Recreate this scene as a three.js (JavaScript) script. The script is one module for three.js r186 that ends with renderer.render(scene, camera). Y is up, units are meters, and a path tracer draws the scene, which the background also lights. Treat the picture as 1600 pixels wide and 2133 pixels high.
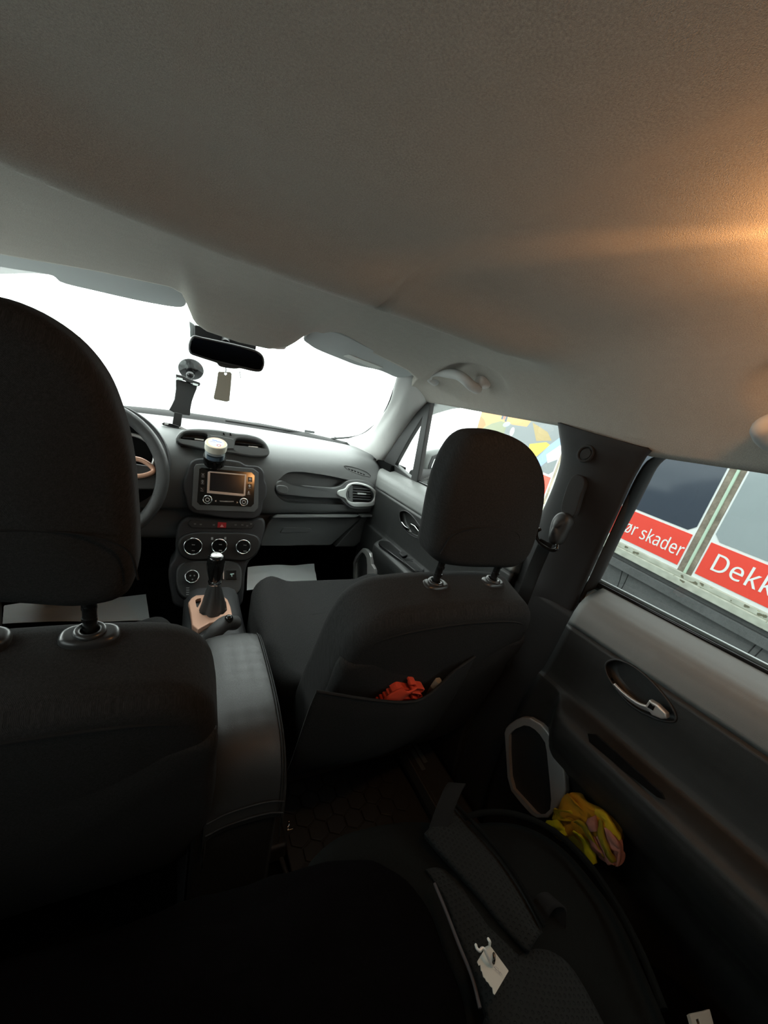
import * as THREE from 'three';
import { mergeGeometries, toCreasedNormals } from 'three/addons/utils/BufferGeometryUtils.js';
import { RoundedBoxGeometry } from 'three/addons/geometries/RoundedBoxGeometry.js';
import { TextGeometry } from 'three/addons/geometries/TextGeometry.js';
import { FontLoader } from 'three/addons/loaders/FontLoader.js';
import { ImprovedNoise } from 'three/addons/math/ImprovedNoise.js';
import { Brush, Evaluator, SUBTRACTION } from 'three-bvh-csg';

// ---------- camera, sky, exposure ----------
// Car axes: x to the passenger side, y up, z to the rear; metres above the cabin floor.
const V3 = (x, y, z) => new THREE.Vector3(x, y, z);
const FPX = 810, CXP = 800, CYP = 1066.5;
const EYE = V3(-0.165, 1.10, 0);
const axF = V3(390 - CXP, 768 - CYP, FPX).normalize();               // car forward, in lens axes (x right, y down, z ahead)
const axD = V3(195 - CXP, 4281 - CYP, FPX).normalize();              // car down
axD.addScaledVector(axF, -axF.dot(axD)).normalize();
const axR = axD.clone().cross(axF);
const toCar = (v) => V3(axR.dot(v), -axD.dot(v), -axF.dot(v));
const scene = new THREE.Scene();
const camera = new THREE.PerspectiveCamera(2 * Math.atan(CYP / FPX) * 180 / Math.PI, 1600 / 2133, 0.02, 200);
camera.position.copy(EYE);
camera.quaternion.setFromRotationMatrix(new THREE.Matrix4().makeBasis(toCar(V3(1, 0, 0)), toCar(V3(0, -1, 0)), toCar(V3(0, 0, -1))));
scene.background = new THREE.Color().setRGB(0.93, 1.0, 0.975);      // overcast sky
scene.backgroundIntensity = 7.0;
const renderer = new THREE.WebGLRenderer({ antialias: true });
renderer.toneMapping = THREE.LinearToneMapping;
renderer.toneMappingExposure = 1.0;
renderer.shadowMap.enabled = true;
const LAMP = { x: 0.285, y: 1.279, z: -0.13 };                        // rear reading lamp, its beam runs forward along the headliner

// ---------- helpers: pixel to place ----------
const ray = (px, py) => toCar(V3(px - CXP, py - CYP, FPX));
function at(px, py, axis, val) { const d = ray(px, py), t = (val - EYE[axis]) / d[axis]; return EYE.clone().addScaledVector(d, t); }
class Frame {
  constructor(o, u, vHint) {
    this.o = o; this.u = u.clone().normalize(); this.n = this.u.clone().cross(vHint).normalize(); this.v = this.n.clone().cross(this.u).normalize();
    this.m = new THREE.Matrix4().makeBasis(this.u, this.v, this.n).setPosition(o);
  }
  px(x, y, c = 0) { const d = ray(x, y), o = this.o.clone().addScaledVector(this.n, c), t = o.clone().sub(EYE).dot(this.n) / d.dot(this.n), p = EYE.clone().addScaledVector(d, t).sub(this.o); return [p.dot(this.u), p.dot(this.v)]; }
  pts(list, c = 0) { return list.map(([x, y]) => this.px(x, y, c)); }
  p3(a, b, c = 0) { return this.o.clone().addScaledVector(this.u, a).addScaledVector(this.v, b).addScaledVector(this.n, c); }
  put(g, c = 0) { if (c) g.translate(0, 0, c); return g.applyMatrix4(this.m); }
  at(c) { return new Frame(this.o.clone().addScaledVector(this.n, c), this.u, this.v); }
}
// ---------- helpers: shapes ----------
const noise = new ImprovedNoise();
let seed = 7; const rnd = () => { seed = (seed * 1664525 + 1013904223) >>> 0; return seed / 4294967296; };
const smooth = (a, b, x) => { const t = Math.min(1, Math.max(0, (x - a) / (b - a))); return t * t * (3 - 2 * t); };
const lerp = (a, b, t) => a + (b - a) * t;
function interp(tab, x) { if (x <= tab[0][0]) return tab[0].slice(1); for (let i = 1; i < tab.length; i++) if (x <= tab[i][0]) { const t = (x - tab[i - 1][0]) / (tab[i][0] - tab[i - 1][0]); return tab[i].slice(1).map((b, k) => lerp(tab[i - 1][k + 1], b, t)); } return tab[tab.length - 1].slice(1); }
function curve(pts, n, closed = false, kind = 'centripetal') { return new THREE.CatmullRomCurve3(pts, closed, kind, 0.5).getSpacedPoints(n); }
function indexed(pos, idx, uv) { const g = new THREE.BufferGeometry(); g.setAttribute('position', new THREE.Float32BufferAttribute(pos, 3)); g.setAttribute('uv', new THREE.Float32BufferAttribute(uv, 2)); g.setIndex(idx); g.computeVertexNormals(); return g; }
// grid[j][i] of Vector3 -> closed shell of thickness d (along -normal) or a single sheet when d = 0
function sheet(grid, d = 0, closedU = false) {
  const nv = grid.length, nu = grid[0].length, pos = [], uv = [], idx = [];
  for (let j = 0; j < nv; j++) { let s = 0; for (let i = 0; i < nu; i++) { const p = grid[j][i]; if (i) s += p.distanceTo(grid[j][i - 1]); pos.push(p.x, p.y, p.z); uv.push(s, j ? uv[((j - 1) * nu + i) * 2 + 1] + p.distanceTo(grid[j - 1][i]) : 0); } }
  const q = (a, b, c, e) => idx.push(a, b, c, a, c, e);
  for (let j = 0; j < nv - 1; j++) for (let i = 0; i < nu - 1; i++) q(j * nu + i, j * nu + i + 1, (j + 1) * nu + i + 1, (j + 1) * nu + i);
  let g = indexed(pos, idx, uv);
  if (!d) return g;
  const N = g.attributes.normal.array, o = nv * nu, pos2 = pos.slice(), uv2 = uv.concat(uv), idx2 = idx.slice();
  for (let k = 0; k < o; k++) pos2.push(pos[3 * k] - N[3 * k] * d, pos[3 * k + 1] - N[3 * k + 1] * d, pos[3 * k + 2] - N[3 * k + 2] * d);
  for (let k = 0; k < idx.length; k += 3) idx2.push(o + idx[k], o + idx[k + 2], o + idx[k + 1]);
  const rim = []; for (let i = 0; i < nu; i++) rim.push(i); for (let j = 1; j < nv; j++) rim.push(j * nu + nu - 1); for (let i = nu - 2; i >= 0; i--) rim.push((nv - 1) * nu + i); for (let j = nv - 2; j > 0; j--) rim.push(j * nu);
  for (let k = 0; k < rim.length; k++) { const a = rim[k], b = rim[(k + 1) % rim.length]; idx2.push(b, a, o + a, b, o + a, o + b); }
  g = indexed(pos2, idx2, uv2); return g;
}
function loft(curves, nu, nv, d = 0) {
  const cs = curves.map((c) => curve(c, nu)), grid = Array.from({ length: nv + 1 }, () => []);
  for (let i = 0; i <= nu; i++) { const col = cs.length > 2 ? new THREE.CatmullRomCurve3(cs.map((c) => c[i]), false, 'centripetal') : null; for (let j = 0; j <= nv; j++) grid[j][i] = col ? col.getPoint(j / nv) : cs[0][i].clone().lerp(cs[1][i], j / nv); }
  return sheet(grid, d);
}
function ring2(pts, n, sharp) {                                       // closed outline resampled to n points, counter-clockwise
  let area = 0; pts.forEach((p, i) => { const q = pts[(i + 1) % pts.length]; area += p[0] * q[1] - q[0] * p[1]; });
  const P = (area < 0 ? pts.slice().reverse() : pts).map((p) => V3(p[0], p[1], 0));
  if (sharp) { const path = new THREE.CurvePath(); P.forEach((p, i) => path.add(new THREE.LineCurve3(p, P[(i + 1) % P.length]))); return path.getSpacedPoints(n).slice(0, n); }
  return curve(P, n, true).slice(0, n);
}
// a cushion-like solid: outline in the frame's plane, rounded edge of radius r, bulging faces. Spans n from -depth to 0 (front face at 0).
function pillow(fr, pts, depth, r, { front = 0, back = 0, n = 72, sharp = false, rings = 5, caps = 5, warp = null } = {}) {
  const out = ring2(pts, n, sharp), c = out.reduce((a, p) => a.add(p), V3(0, 0, 0)).multiplyScalar(1 / n), pos = [], uv = [], idx = [], L = [];
  const add = (s, inset, z) => { L.push(pos.length / 3); for (const p of out) { const dx = p.x - c.x, dy = p.y - c.y, k = s * Math.max(0.02, 1 - inset / Math.hypot(dx, dy)); let q = [c.x + dx * k, c.y + dy * k, z]; if (warp) q = warp(q); const w = fr.p3(q[0], q[1], q[2]); pos.push(w.x, w.y, w.z); uv.push(q[0], q[1] + q[2]); } };
  for (let i = 1; i <= caps; i++) { const s = i / (caps + 0.001); add(s, r, front * (1 - s * s)); }
  for (let i = 1; i <= rings; i++) { const t = i / rings * Math.PI / 2; add(1, r * (1 - Math.sin(t)), -r * (1 - Math.cos(t))); }
  for (let i = 0; i <= rings; i++) { const t = i / rings * Math.PI / 2; add(1, r * (1 - Math.cos(t)), -depth + r * (1 - Math.sin(t))); }
  for (let i = caps; i >= 1; i--) { const s = i / (caps + 0.001); add(s, r, -depth - back * (1 - s * s)); }
  for (let j = 0; j < L.length - 1; j++) for (let i = 0; i < n; i++) { const a = L[j] + i, b = L[j] + (i + 1) % n, e = L[j + 1] + i, f = L[j + 1] + (i + 1) % n; idx.push(a, e, b, b, e, f); }
  for (const [l, zf, flip] of [[L[0], front, 0], [L[L.length - 1], -depth - back, 1]]) { const k = pos.length / 3; let q = [c.x, c.y, zf]; if (warp) q = warp(q); const w = fr.p3(...q); pos.push(w.x, w.y, w.z); uv.push(q[0], q[1]); for (let i = 0; i < n; i++) { const a = l + i, b = l + (i + 1) % n; flip ? idx.push(k, b, a) : idx.push(k, a, b); } }
  return indexed(pos, idx, uv);
}
function shape2(pts, round) { const s = new THREE.Shape(); (round ? ring2(pts, round).map((p) => [p.x, p.y]) : pts).forEach(([x, y], i) => (i ? s.lineTo(x, y) : s.moveTo(x, y))); s.closePath(); return s; }
// flat piece with holes; its face lies at n = 0 and it reaches back by depth
function slab(fr, pts, depth, bevel = 0, holes = [], round = 0) {
  const s = shape2(pts, round); for (const h of holes) s.holes.push(shape2(h, round));
  const g = new THREE.ExtrudeGeometry(s, { depth: Math.max(1e-4, depth - bevel * 2), bevelEnabled: bevel > 0, bevelThickness: bevel, bevelSize: bevel, bevelOffset: -bevel, bevelSegments: 2, curveSegments: 8 });
  g.translate(0, 0, -depth + bevel); return fr.put(g);
}
const tube = (pts, r, seg = 32, closed = false, rad = 8) => new THREE.TubeGeometry(new THREE.CatmullRomCurve3(pts, closed, 'centripetal'), seg, r, rad, closed);
function tubeCap(pts, r, seg = 24, rad = 10) { const g = tube(pts, r, seg, false, rad), s = new THREE.SphereGeometry(r, rad, 8), e = s.clone(); const a = pts[0], b = pts[pts.length - 1]; s.translate(a.x, a.y, a.z); e.translate(b.x, b.y, b.z); return mergeGeometries([g, s, e]); }
function cyl(p, q, r0, r1 = r0, seg = 24) { const h = p.distanceTo(q), g = new THREE.CylinderGeometry(r1, r0, h, seg); g.translate(0, h / 2, 0); g.applyQuaternion(new THREE.Quaternion().setFromUnitVectors(V3(0, 1, 0), q.clone().sub(p).normalize())); return g.translate(p.x, p.y, p.z); }
function box(x0, x1, y0, y1, z0, z1, r = 0.004) { const g = new RoundedBoxGeometry(x1 - x0, y1 - y0, z1 - z0, 2, Math.min(r, (x1 - x0) / 2.1, (y1 - y0) / 2.1, (z1 - z0) / 2.1)); return g.translate((x0 + x1) / 2, (y0 + y1) / 2, (z0 + z1) / 2); }
function ribbon(path, wdir, w, t) {                                    // a strap: thickness t, width w along wdir
  const P = curve(path, 40), grid = [];
  for (const k of [-1, -0.5, 0, 0.5, 1]) grid.push(P.map((p, i) => p.clone().addScaledVector(typeof wdir === 'function' ? wdir(i / 40) : wdir, k * w / 2)));
  return sheet(grid, t);
}
const disc = (fr, px, py, r, depth, c = 0, seg = 32) => { const [a, b] = fr.px(px, py, c); const g = new THREE.CylinderGeometry(r, r, depth, seg); g.rotateX(Math.PI / 2).translate(a, b, c - depth / 2); return fr.put(g); };
const ringAt = (fr, px, py, R, r, c = 0) => { const [a, b] = fr.px(px, py, c); return fr.put(new THREE.TorusGeometry(R, r, 10, 40).translate(a, b, c)); };
const csg = new Evaluator(); csg.attributes = ['position', 'normal', 'uv']; csg.useGroups = false;
function cut(g, tools) { let a = new Brush(g); a.updateMatrixWorld(); for (const t of tools) { const b = new Brush(t); b.updateMatrixWorld(); a = csg.evaluate(a, b, SUBTRACTION); } return a.geometry; }

// ---------- helpers: scene bookkeeping ----------
const taken = new Map();
function numbered(name) { const k = taken.get(name) || 0; taken.set(name, k + 1); return k ? `${name}_${String(k).padStart(3, '0')}` : name; }
function tag(o, label, category, group, kind) { o.userData = { label, category }; if (group) o.userData.group = group; if (kind) o.userData.kind = kind; return o; }
function thing(name, label, category, group, kind) { const o = new THREE.Group(); o.name = numbered(name); scene.add(o); return tag(o, label, category, group, kind); }
function part(name, geo, mat, parent, label) { const m = new THREE.Mesh(geo, mat); m.name = name; m.castShadow = m.receiveShadow = true; parent.add(m); if (label) m.userData.label = label; return m; }
function single(name, geo, mat, label, category, group, kind) { const m = part(numbered(name), geo, mat, scene); return tag(m, label, category, group, kind); }

// ---------- materials ----------
function dataTex(n, fn, srgb) { const d = new Uint8Array(n * n * 4); for (let y = 0; y < n; y++) for (let x = 0; x < n; x++) { const c = fn(x, y), k = (y * n + x) * 4; d[k] = c[0]; d[k + 1] = c[1]; d[k + 2] = c[2]; d[k + 3] = 255; } const t = new THREE.DataTexture(d, n, n); t.wrapS = t.wrapT = THREE.RepeatWrapping; t.magFilter = THREE.LinearFilter; t.minFilter = THREE.LinearMipmapLinearFilter; t.generateMipmaps = true; if (srgb) t.colorSpace = THREE.SRGBColorSpace; t.needsUpdate = true; return t; }
const per = (x, y, n, f, z) => { const u = x / n, v = y / n, a = (p, q) => noise.noise(p * f, q * f, z); return lerp(lerp(a(u, v), a(u - 1, v), u), lerp(a(u, v - 1), a(u - 1, v - 1), u), v); };
const clampB = (v) => Math.max(0, Math.min(255, v));
const rep = (t, m) => { const c = t.clone(); c.repeat.set(1 / m, 1 / m); c.needsUpdate = true; return c; };   // one tile = m metres
const grainTex = dataTex(256, (x, y) => { const v = 128 + 70 * per(x, y, 256, 60, 1.3) + 60 * per(x, y, 256, 28, 4.1) + 40 * (rnd() - 0.5); return [clampB(v), clampB(v), clampB(v)]; });
const weaveTex = dataTex(256, (x, y) => { const v = 128 + 50 * Math.sin(x * Math.PI / 4) * Math.sin(y * Math.PI / 4) + 40 * per(x, y, 256, 24, 2.2) + 50 * (rnd() - 0.5); return [clampB(v), clampB(v), clampB(v)]; });
const fleckTex = dataTex(512, (x, y) => { const k = 222 + 34 * (rnd() - 0.5) + 26 * per(x, y, 512, 90, 5) + 5 * per(x, y, 512, 9, 8), h = 6 * (rnd() - 0.5); return [clampB(k + h), clampB(k), clampB(k - h)]; }, true);
const darkFleck = dataTex(256, (x, y) => { const k = 205 + 60 * (rnd() - 0.5) + 30 * per(x, y, 256, 40, 3); return [clampB(k), clampB(k), clampB(k)]; }, true);
const col = (r, g, b) => new THREE.Color().setRGB(r, g ?? r, b ?? r);
const mat = (c, rough, o = {}) => new THREE.MeshPhysicalMaterial({ color: c, roughness: rough, side: THREE.DoubleSide, ...o });
const M = {
  liner: mat(col(0.52, 0.48, 0.425), 1, { map: rep(fleckTex, 0.16), bumpMap: rep(grainTex, 0.03), bumpScale: 0.0006 }),
  paleTrim: mat(col(0.45, 0.45, 0.44), 0.7, { bumpMap: rep(grainTex, 0.03), bumpScale: 0.0002 }),
  visor: mat(col(0.40, 0.42, 0.42), 0.8, { bumpMap: rep(grainTex, 0.03), bumpScale: 0.0002 }),
  dash: mat(col(0.105, 0.108, 0.107), 0.5, { bumpMap: rep(grainTex, 0.02), bumpScale: 0.0003 }),
  dashDark: mat(col(0.03, 0.03, 0.032), 0.6, { bumpMap: rep(grainTex, 0.02), bumpScale: 0.0002 }),
  plastic: mat(col(0.018), 0.5, { bumpMap: rep(grainTex, 0.02), bumpScale: 0.0002 }),
  pillar: mat(col(0.017, 0.0165, 0.017), 0.72, { specularIntensity: 0.6, bumpMap: rep(grainTex, 0.015), bumpScale: 0.0003 }),
  gloss: mat(col(0.008), 0.12),
  rubber: mat(col(0.012), 0.7),
  black: mat(col(0.004), 0.9, { specularIntensity: 0.2 }),
  seat: mat(col(0.044, 0.043, 0.043), 1, { specularIntensity: 0.2, map: rep(darkFleck, 0.12), bumpMap: rep(weaveTex, 0.05), bumpScale: 0.0005 }),
  leather: mat(col(0.034), 0.33, { bumpMap: rep(grainTex, 0.03), bumpScale: 0.0006 }),
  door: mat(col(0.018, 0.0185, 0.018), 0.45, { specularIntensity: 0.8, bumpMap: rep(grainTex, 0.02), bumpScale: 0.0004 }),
  doorPadLit: mat(col(0.15, 0.155, 0.15), 0.45, { bumpMap: rep(grainTex, 0.02), bumpScale: 0.0004 }),  // door plastic made paler: light from the window put into its colour
  silver: mat(col(0.62, 0.60, 0.58), 0.38, { metalness: 0.7 }),
  chrome: mat(col(0.75), 0.12, { metalness: 1 }),
  brightTrim: mat(col(0.72, 0.74, 0.72), 0.3, { metalness: 0.35 }),
  screen: mat(col(0.012, 0.013, 0.016), 0.15),
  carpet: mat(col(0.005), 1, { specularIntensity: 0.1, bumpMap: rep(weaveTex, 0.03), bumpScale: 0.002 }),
  matRubber: mat(col(0.028), 0.6),
  paper: mat(col(0.84, 0.87, 0.86), 0.9),
  white: mat(col(0.55, 0.57, 0.56), 0.35, { clearcoat: 0.6 }),
  webbing: mat(col(0.014), 0.9, { specularIntensity: 0.2, bumpMap: rep(weaveTex, 0.02), bumpScale: 0.0008 }),
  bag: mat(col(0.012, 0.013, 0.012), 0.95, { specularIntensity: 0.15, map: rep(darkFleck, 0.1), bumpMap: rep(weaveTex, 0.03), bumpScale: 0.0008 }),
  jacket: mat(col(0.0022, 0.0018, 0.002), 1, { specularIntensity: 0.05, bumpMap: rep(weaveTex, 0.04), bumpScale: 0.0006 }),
  glass: mat(col(0.93, 0.97, 0.95), 0, { transmission: 1, thickness: 0, ior: 1.45 }),
  plasticGrey: mat(col(0.35, 0.37, 0.37), 0.5),
  accent: mat(col(0.66, 0.38, 0.27), 0.4, { metalness: 0.3 }),
  stripTrim: mat(col(0.20, 0.205, 0.20), 0.4),
  privacy: mat(col(0.33, 0.355, 0.355), 0, { transmission: 1, thickness: 0, ior: 1.45 }),
  hazard: mat(col(0.42, 0.012, 0.02), 0.4),
  redCloth: mat(col(0.80, 0.07, 0.025), 1, { bumpMap: rep(weaveTex, 0.015), bumpScale: 0.0008 }),
};
function printTex(w, h, draw) { const c = document.createElement('canvas'); c.width = w; c.height = h; draw(c.getContext('2d'), w, h); const t = new THREE.CanvasTexture(c); t.colorSpace = THREE.SRGBColorSpace; t.anisotropy = 8; return t; }
function printQuad(fr, px4, tex, m = {}, c = 0.0006) { const q = px4.map(([x, y]) => { const [a, b] = fr.px(x, y, c); return fr.p3(a, b, c); }); const g = new THREE.BufferGeometry(); g.setAttribute('position', new THREE.Float32BufferAttribute(q.flatMap((p) => [p.x, p.y, p.z]), 3)); g.setAttribute('uv', new THREE.Float32BufferAttribute([0, 1, 1, 1, 1, 0, 0, 0], 2)); g.setIndex([0, 2, 1, 0, 3, 2]); g.computeVertexNormals(); return [g, mat(col(1), 0.6, { map: tex, ...m })]; }
const font = await new FontLoader().loadAsync('fonts/droid/droid_sans_regular.typeface.json');
// lettering set between two pixels on its baseline, cap height taken from a third
function fitText(fr, str, pl, pr, ptop, depth = 0.001) { const g = new TextGeometry(str, { font, size: 1, depth, curveSegments: 5 }); g.computeBoundingBox(); const b = g.boundingBox, L = fr.px(...pl), R = fr.px(...pr), T = fr.px(...ptop); const cap = new TextGeometry('D', { font, size: 1, depth }); cap.computeBoundingBox(); g.translate(-b.min.x, 0, 0); g.scale((R[0] - L[0]) / (b.max.x - b.min.x), (T[1] - L[1]) / cap.boundingBox.max.y, 1); g.translate(L[0], L[1], 0); return fr.put(g); }
function text(fr, str, size, a, b, depth = 0.001) { const g = new TextGeometry(str, { font, size, depth, curveSegments: 5 }); g.translate(a, b, 0); return fr.put(g); }
// ---------- the cabin shell ----------
const XE = 0.625, XW = 0.71, OX = XE - XW;   // the driver side sits further from the centre of the picture's car axis
const sideX = (x) => (x < 0 ? -x * XE / XW : x);
const XE0 = 0.625;                                                      // lower edge of the roof side trim
const sideY = (z) => interp([[-1.45, 1.150], [-1.26, 1.148], [-0.66, 1.136], [-0.45, 1.106], [-0.27, 1.113], [0.8, 1.08]], z)[0];
// front edge of the headliner, read off the photograph at the depth of header, console bulge and visor cut-outs
const frontEdge = [[-420, 450, -1.12], [-250, 480, -1.12], [0, 530, -1.12], [200, 565, -1.12], [355, 598, -1.12], [380, 612, -1.14], [392, 640, -1.19], [405, 672, -1.23], [430, 690, -1.25], [500, 714, -1.26], [560, 727, -1.26], [598, 723, -1.25], [620, 710, -1.21], [636, 698, -1.16], [655, 691, -1.12], [700, 699, -1.11], [780, 737, -1.11], [850, 772, -1.1], [868, 790, -1.12]]
  .map(([x, y, z]) => { const p = at(x, y, 'z', z); return [p.x, p.y, p.z]; });
frontEdge.unshift([-XW, 1.15, -1.30]); frontEdge.push([0.54, 1.185, -1.27], [XE, 1.148, -1.32]);
frontEdge.sort((a, b) => a[0] - b[0]);
const base = (z) => interp([[-1.4, 1.27], [-1.1, 1.282], [-0.9, 1.288], [-0.6, 1.292], [-0.3, 1.302], [0.1, 1.303], [0.5, 1.28], [0.85, 1.22]], z)[0];
function linerY(x, z) {
  const ax = sideX(x), zc = -0.672 + (x < 0 ? 1.0 : 0.28) * x * x, d = z - zc, fade = 1 - smooth(0.36, 0.54, ax);
  let dent = 0, y = base(z) - 0.03 * Math.pow(ax / 0.5, 2) * (ax < 0.5 ? 1 : 1);
  y -= 0.034 * fade * Math.exp(-Math.pow(d / (d > 0 ? 0.085 : 0.055), 2));
  for (const zg of [-0.95, -0.13]) { const q = Math.pow((ax - 0.53) / 0.075, 2) + Math.pow((z - zg) / 0.17, 2); y += 0; dent = Math.max(dent, 0.016 * (1 - smooth(0.62, 1.05, q))); }
  const e = Math.pow(Math.max(0, (ax - 0.36) / (XE - 0.36)), 2.4);
  return lerp(y, sideY(z), Math.min(1, e)) + dent;
}
{
  const NX = 150, NZ = 150, grid = [];
  for (let j = 0; j <= NZ; j++) {
    grid[j] = [];
    for (let i = 0; i <= NX; i++) {
      const x = lerp(-XW, XE, i / NX), fe = frontEdge.length ? interp(frontEdge.map((p) => [p[0], p[1], p[2]]), x) : null, t = j / NZ;
      const z0 = 0.9, zf = fe[1], k = Math.pow(t, 0.8), z = lerp(z0, zf, k), b = smooth(zf + 0.40, zf - 0.12, z) / smooth(0, 0.52, 0.40);
      let y = linerY(x, z); const ye = fe[0];
      y = lerp(y, ye, Math.pow(b, 1.6));
      grid[j][i] = V3(x, y, z);
    }
  }
  for (const row of grid) row.reverse();
  const front = grid[NZ].map((p) => p.clone().add(V3(0, 0.02, -0.012))); grid.push(front);
  single('ceiling', sheet(grid, 0.025), M.liner, 'pale grey woven fabric headliner with a cross ridge', 'headliner', null, 'structure');
}
// white roof panel of the car above the headliner
{
  const grid = []; for (let j = 0; j <= 24; j++) { grid[j] = []; for (let i = 0; i <= 24; i++) { const x = lerp(0.68, -0.68, i / 24), z = lerp(0.95, -1.38, j / 24); grid[j][i] = V3(x < 0 ? x * 1.13 : x, 1.36 - 0.20 * Math.pow(Math.abs(x) / 0.68, 5) - (z < -1 ? 0.55 * Math.pow(z + 1, 2) : 0), z); } }
  single('trim_1', sheet(grid, 0.012), M.white, 'white outer roof panel above the headliner', 'roof panel', null, 'structure');
}
// floor and closed ends
{
  const g = box(-0.80, 0.72, -0.08, 0, -2.35, 0.95, 0.01);
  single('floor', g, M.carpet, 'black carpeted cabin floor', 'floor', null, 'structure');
  single('wall_front', mergeGeometries([box(-0.80, 0.72, 0, 0.86, -2.36, -2.30), box(-0.82, -0.74, 0, 0.86, -2.36, -1.52), box(0.66, 0.74, 0, 0.86, -2.36, -1.52)].map((g) => g.index ? g.toNonIndexed() : g)), M.carpet, 'black carpeted firewall and kick panels of the footwells', 'firewall', null, 'structure');
  single('wall_back', mergeGeometries([box(-0.80, 0.72, 0, 0.78, 0.9, 0.96), box(-0.80, -0.57, 0.7, 1.25, 0.9, 0.96), box(0.52, 0.72, 0.7, 1.25, 0.9, 0.96), box(-0.80, 0.72, 1.12, 1.33, 0.9, 0.96)].map((g) => g.index ? g.toNonIndexed() : g)), M.plastic, 'dark tailgate trim around the rear window', 'tailgate', null, 'structure');
}
// doors: inner panel as a shell swept along the car, with belt pad, armrest and pocket
function doorGrid(s, z0, z1, belt, rest, slant) {
  const prof = [[belt - 0.004, 0.695], [belt, 0.683], [belt - 0.005, 0.668], [belt - 0.011, 0.650], [belt - 0.020, 0.632], [belt - 0.034, 0.619], [belt - 0.055, 0.611], [belt - 0.085, 0.607], [belt - 0.12, 0.606], [belt - 0.17, 0.607], [0.60, 0.607, 0.004], [0.585, 0.604, 0.008], [0.580, 0.601, 0.03], [0.577, 0.599, 0.055], [0.568, 0.598, 0.064], [0.545, 0.598, 0.066], [0.52, 0.598, 0.06], [0.49, 0.599, 0.048], [0.455, 0.60, 0.028], [0.43, 0.602, 0.01], [0.40, 0.603], [0.30, 0.605], [0.20, 0.605], [0.10, 0.61], [0.04, 0.62]];
  const P = prof.map(([y, x, b]) => [y, x, b || 0]), grid = [], NZ = 70;
  for (let j = 0; j < P.length * 3 - 2; j++) { const q = j / 3, k = Math.min(P.length - 2, Math.floor(q)), t = q - k, a = P[k], b = P[k + 1]; grid[j] = []; const y = lerp(a[0], b[0], t), x = lerp(a[1], b[1], t), bul = lerp(a[2], b[2], t); for (let i = 0; i <= NZ; i++) { const z = lerp(z0 + slant(y), z1, i / NZ); grid[j][i] = V3(s * (x - bul * rest(z)), y, z); } }
  if (s > 0) for (const r of grid) r.reverse();
  return grid;
}
const Fside = (x) => new Frame(V3(x, 0.6, -0.6), V3(0, 0, 1), V3(0, 1, 0));    // plane x = const, facing the cabin (n = -x)
const restRear = (z) => smooth(-0.445, -0.385, z), restFront = (z) => smooth(-1.36, -1.305, z);
const FD = Fside(0.607), FR = Fside(0.594);
// oval door-handle recesses, cut into the panels
const handleOutR = [[1262, 1384], [1280, 1374], [1310, 1383], [1345, 1408], [1380, 1445], [1404, 1480], [1408, 1500], [1390, 1503], [1350, 1490], [1310, 1465], [1280, 1430], [1265, 1405]];
const handleOutF = [[833, 1068], [842, 1064], [856, 1072], [872, 1092], [884, 1112], [888, 1124], [872, 1122], [850, 1110], [838, 1095], [833, 1080]];
const recess = (out, d = 0.03) => pillow(FD.at(0.02), FD.pts(out), 0.02 + d, 0.012, { n: 48, caps: 3, rings: 4 });
const rearDoor = thing('door_2', 'black rear passenger door panel with silver speaker ring and pull lever', 'car door', null, 'structure');
const frontDoor = thing('door_1', 'charcoal front passenger door panel beside the glove box', 'car door', null, 'structure');
const slantR = (y) => -0.06 * smooth(0.8, 0.3, y) , slantF = (y) => 0;
const panelR = cut(sheet(doorGrid(1, -0.475, 0.62, 0.808, restRear, slantR).slice(21), 0.03), [recess(handleOutR, 0.022), pillow(Fside(0.533).at(0.03), Fside(0.54).pts([[1222, 1526], [1240, 1528], [1310, 1590], [1380, 1652], [1386, 1668], [1368, 1662], [1290, 1600], [1226, 1545]]), 0.05, 0.006, { n: 48, sharp: true })]);
part('panel', panelR, M.door, rearDoor);
part('upper_pad', sheet(doorGrid(1, -0.475, 0.62, 0.808, restRear, slantR).slice(0, 22), 0.03), M.doorPadLit, rearDoor, 'upper pad below the window, its window light painted as a paler colour');
const panelF = cut(sheet(doorGrid(1, -1.60, -0.66, 0.838, restFront, slantF).slice(21), 0.03), [recess(handleOutF, 0.022)]);
part('panel', panelF, M.door, frontDoor);
part('upper_pad', sheet(doorGrid(1, -1.60, -0.66, 0.838, restFront, slantF).slice(0, 22), 0.03), M.doorPadLit, frontDoor, 'upper pad below the window, its window light painted as a paler colour');
// left-hand doors: same panels mirrored, out of view behind the driver seat
for (const [z0, z1, belt, rest, n, label] of [[-1.60, -0.66, 0.838, restFront, 3, 'charcoal driver door panel left of the steering wheel'], [-0.475, 0.62, 0.808, restRear, 4, 'black rear door panel behind the driver seat']]) {
  const d = thing('door_' + n, label, 'car door', null, 'structure');
  part('panel', sheet(doorGrid(-1, z0, z1, belt, rest, slantF), 0.03).translate(OX, 0, 0), M.door, d);
}
// outer door skins close the body below the belt
for (const s of [-1, 1]) single(s > 0 ? 'wall_right' : 'wall_left', mergeGeometries([box(s > 0 ? 0.70 : -0.74, s > 0 ? 0.74 : -0.70, -0.2, 0.80, -1.62, 0.95), box(s > 0 ? 0.66 : -0.74, s > 0 ? 0.74 : -0.66, 0.75, 1.15, 0.60, 0.95)].map((g) => g.index ? g.toNonIndexed() : g)).translate(s > 0 ? 0 : OX, 0, 0), M.white, s > 0 ? 'white outer body side with the sill beside the passenger seat' : 'white outer body side beside the driver seat', 'car body', null, 'structure');

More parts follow.
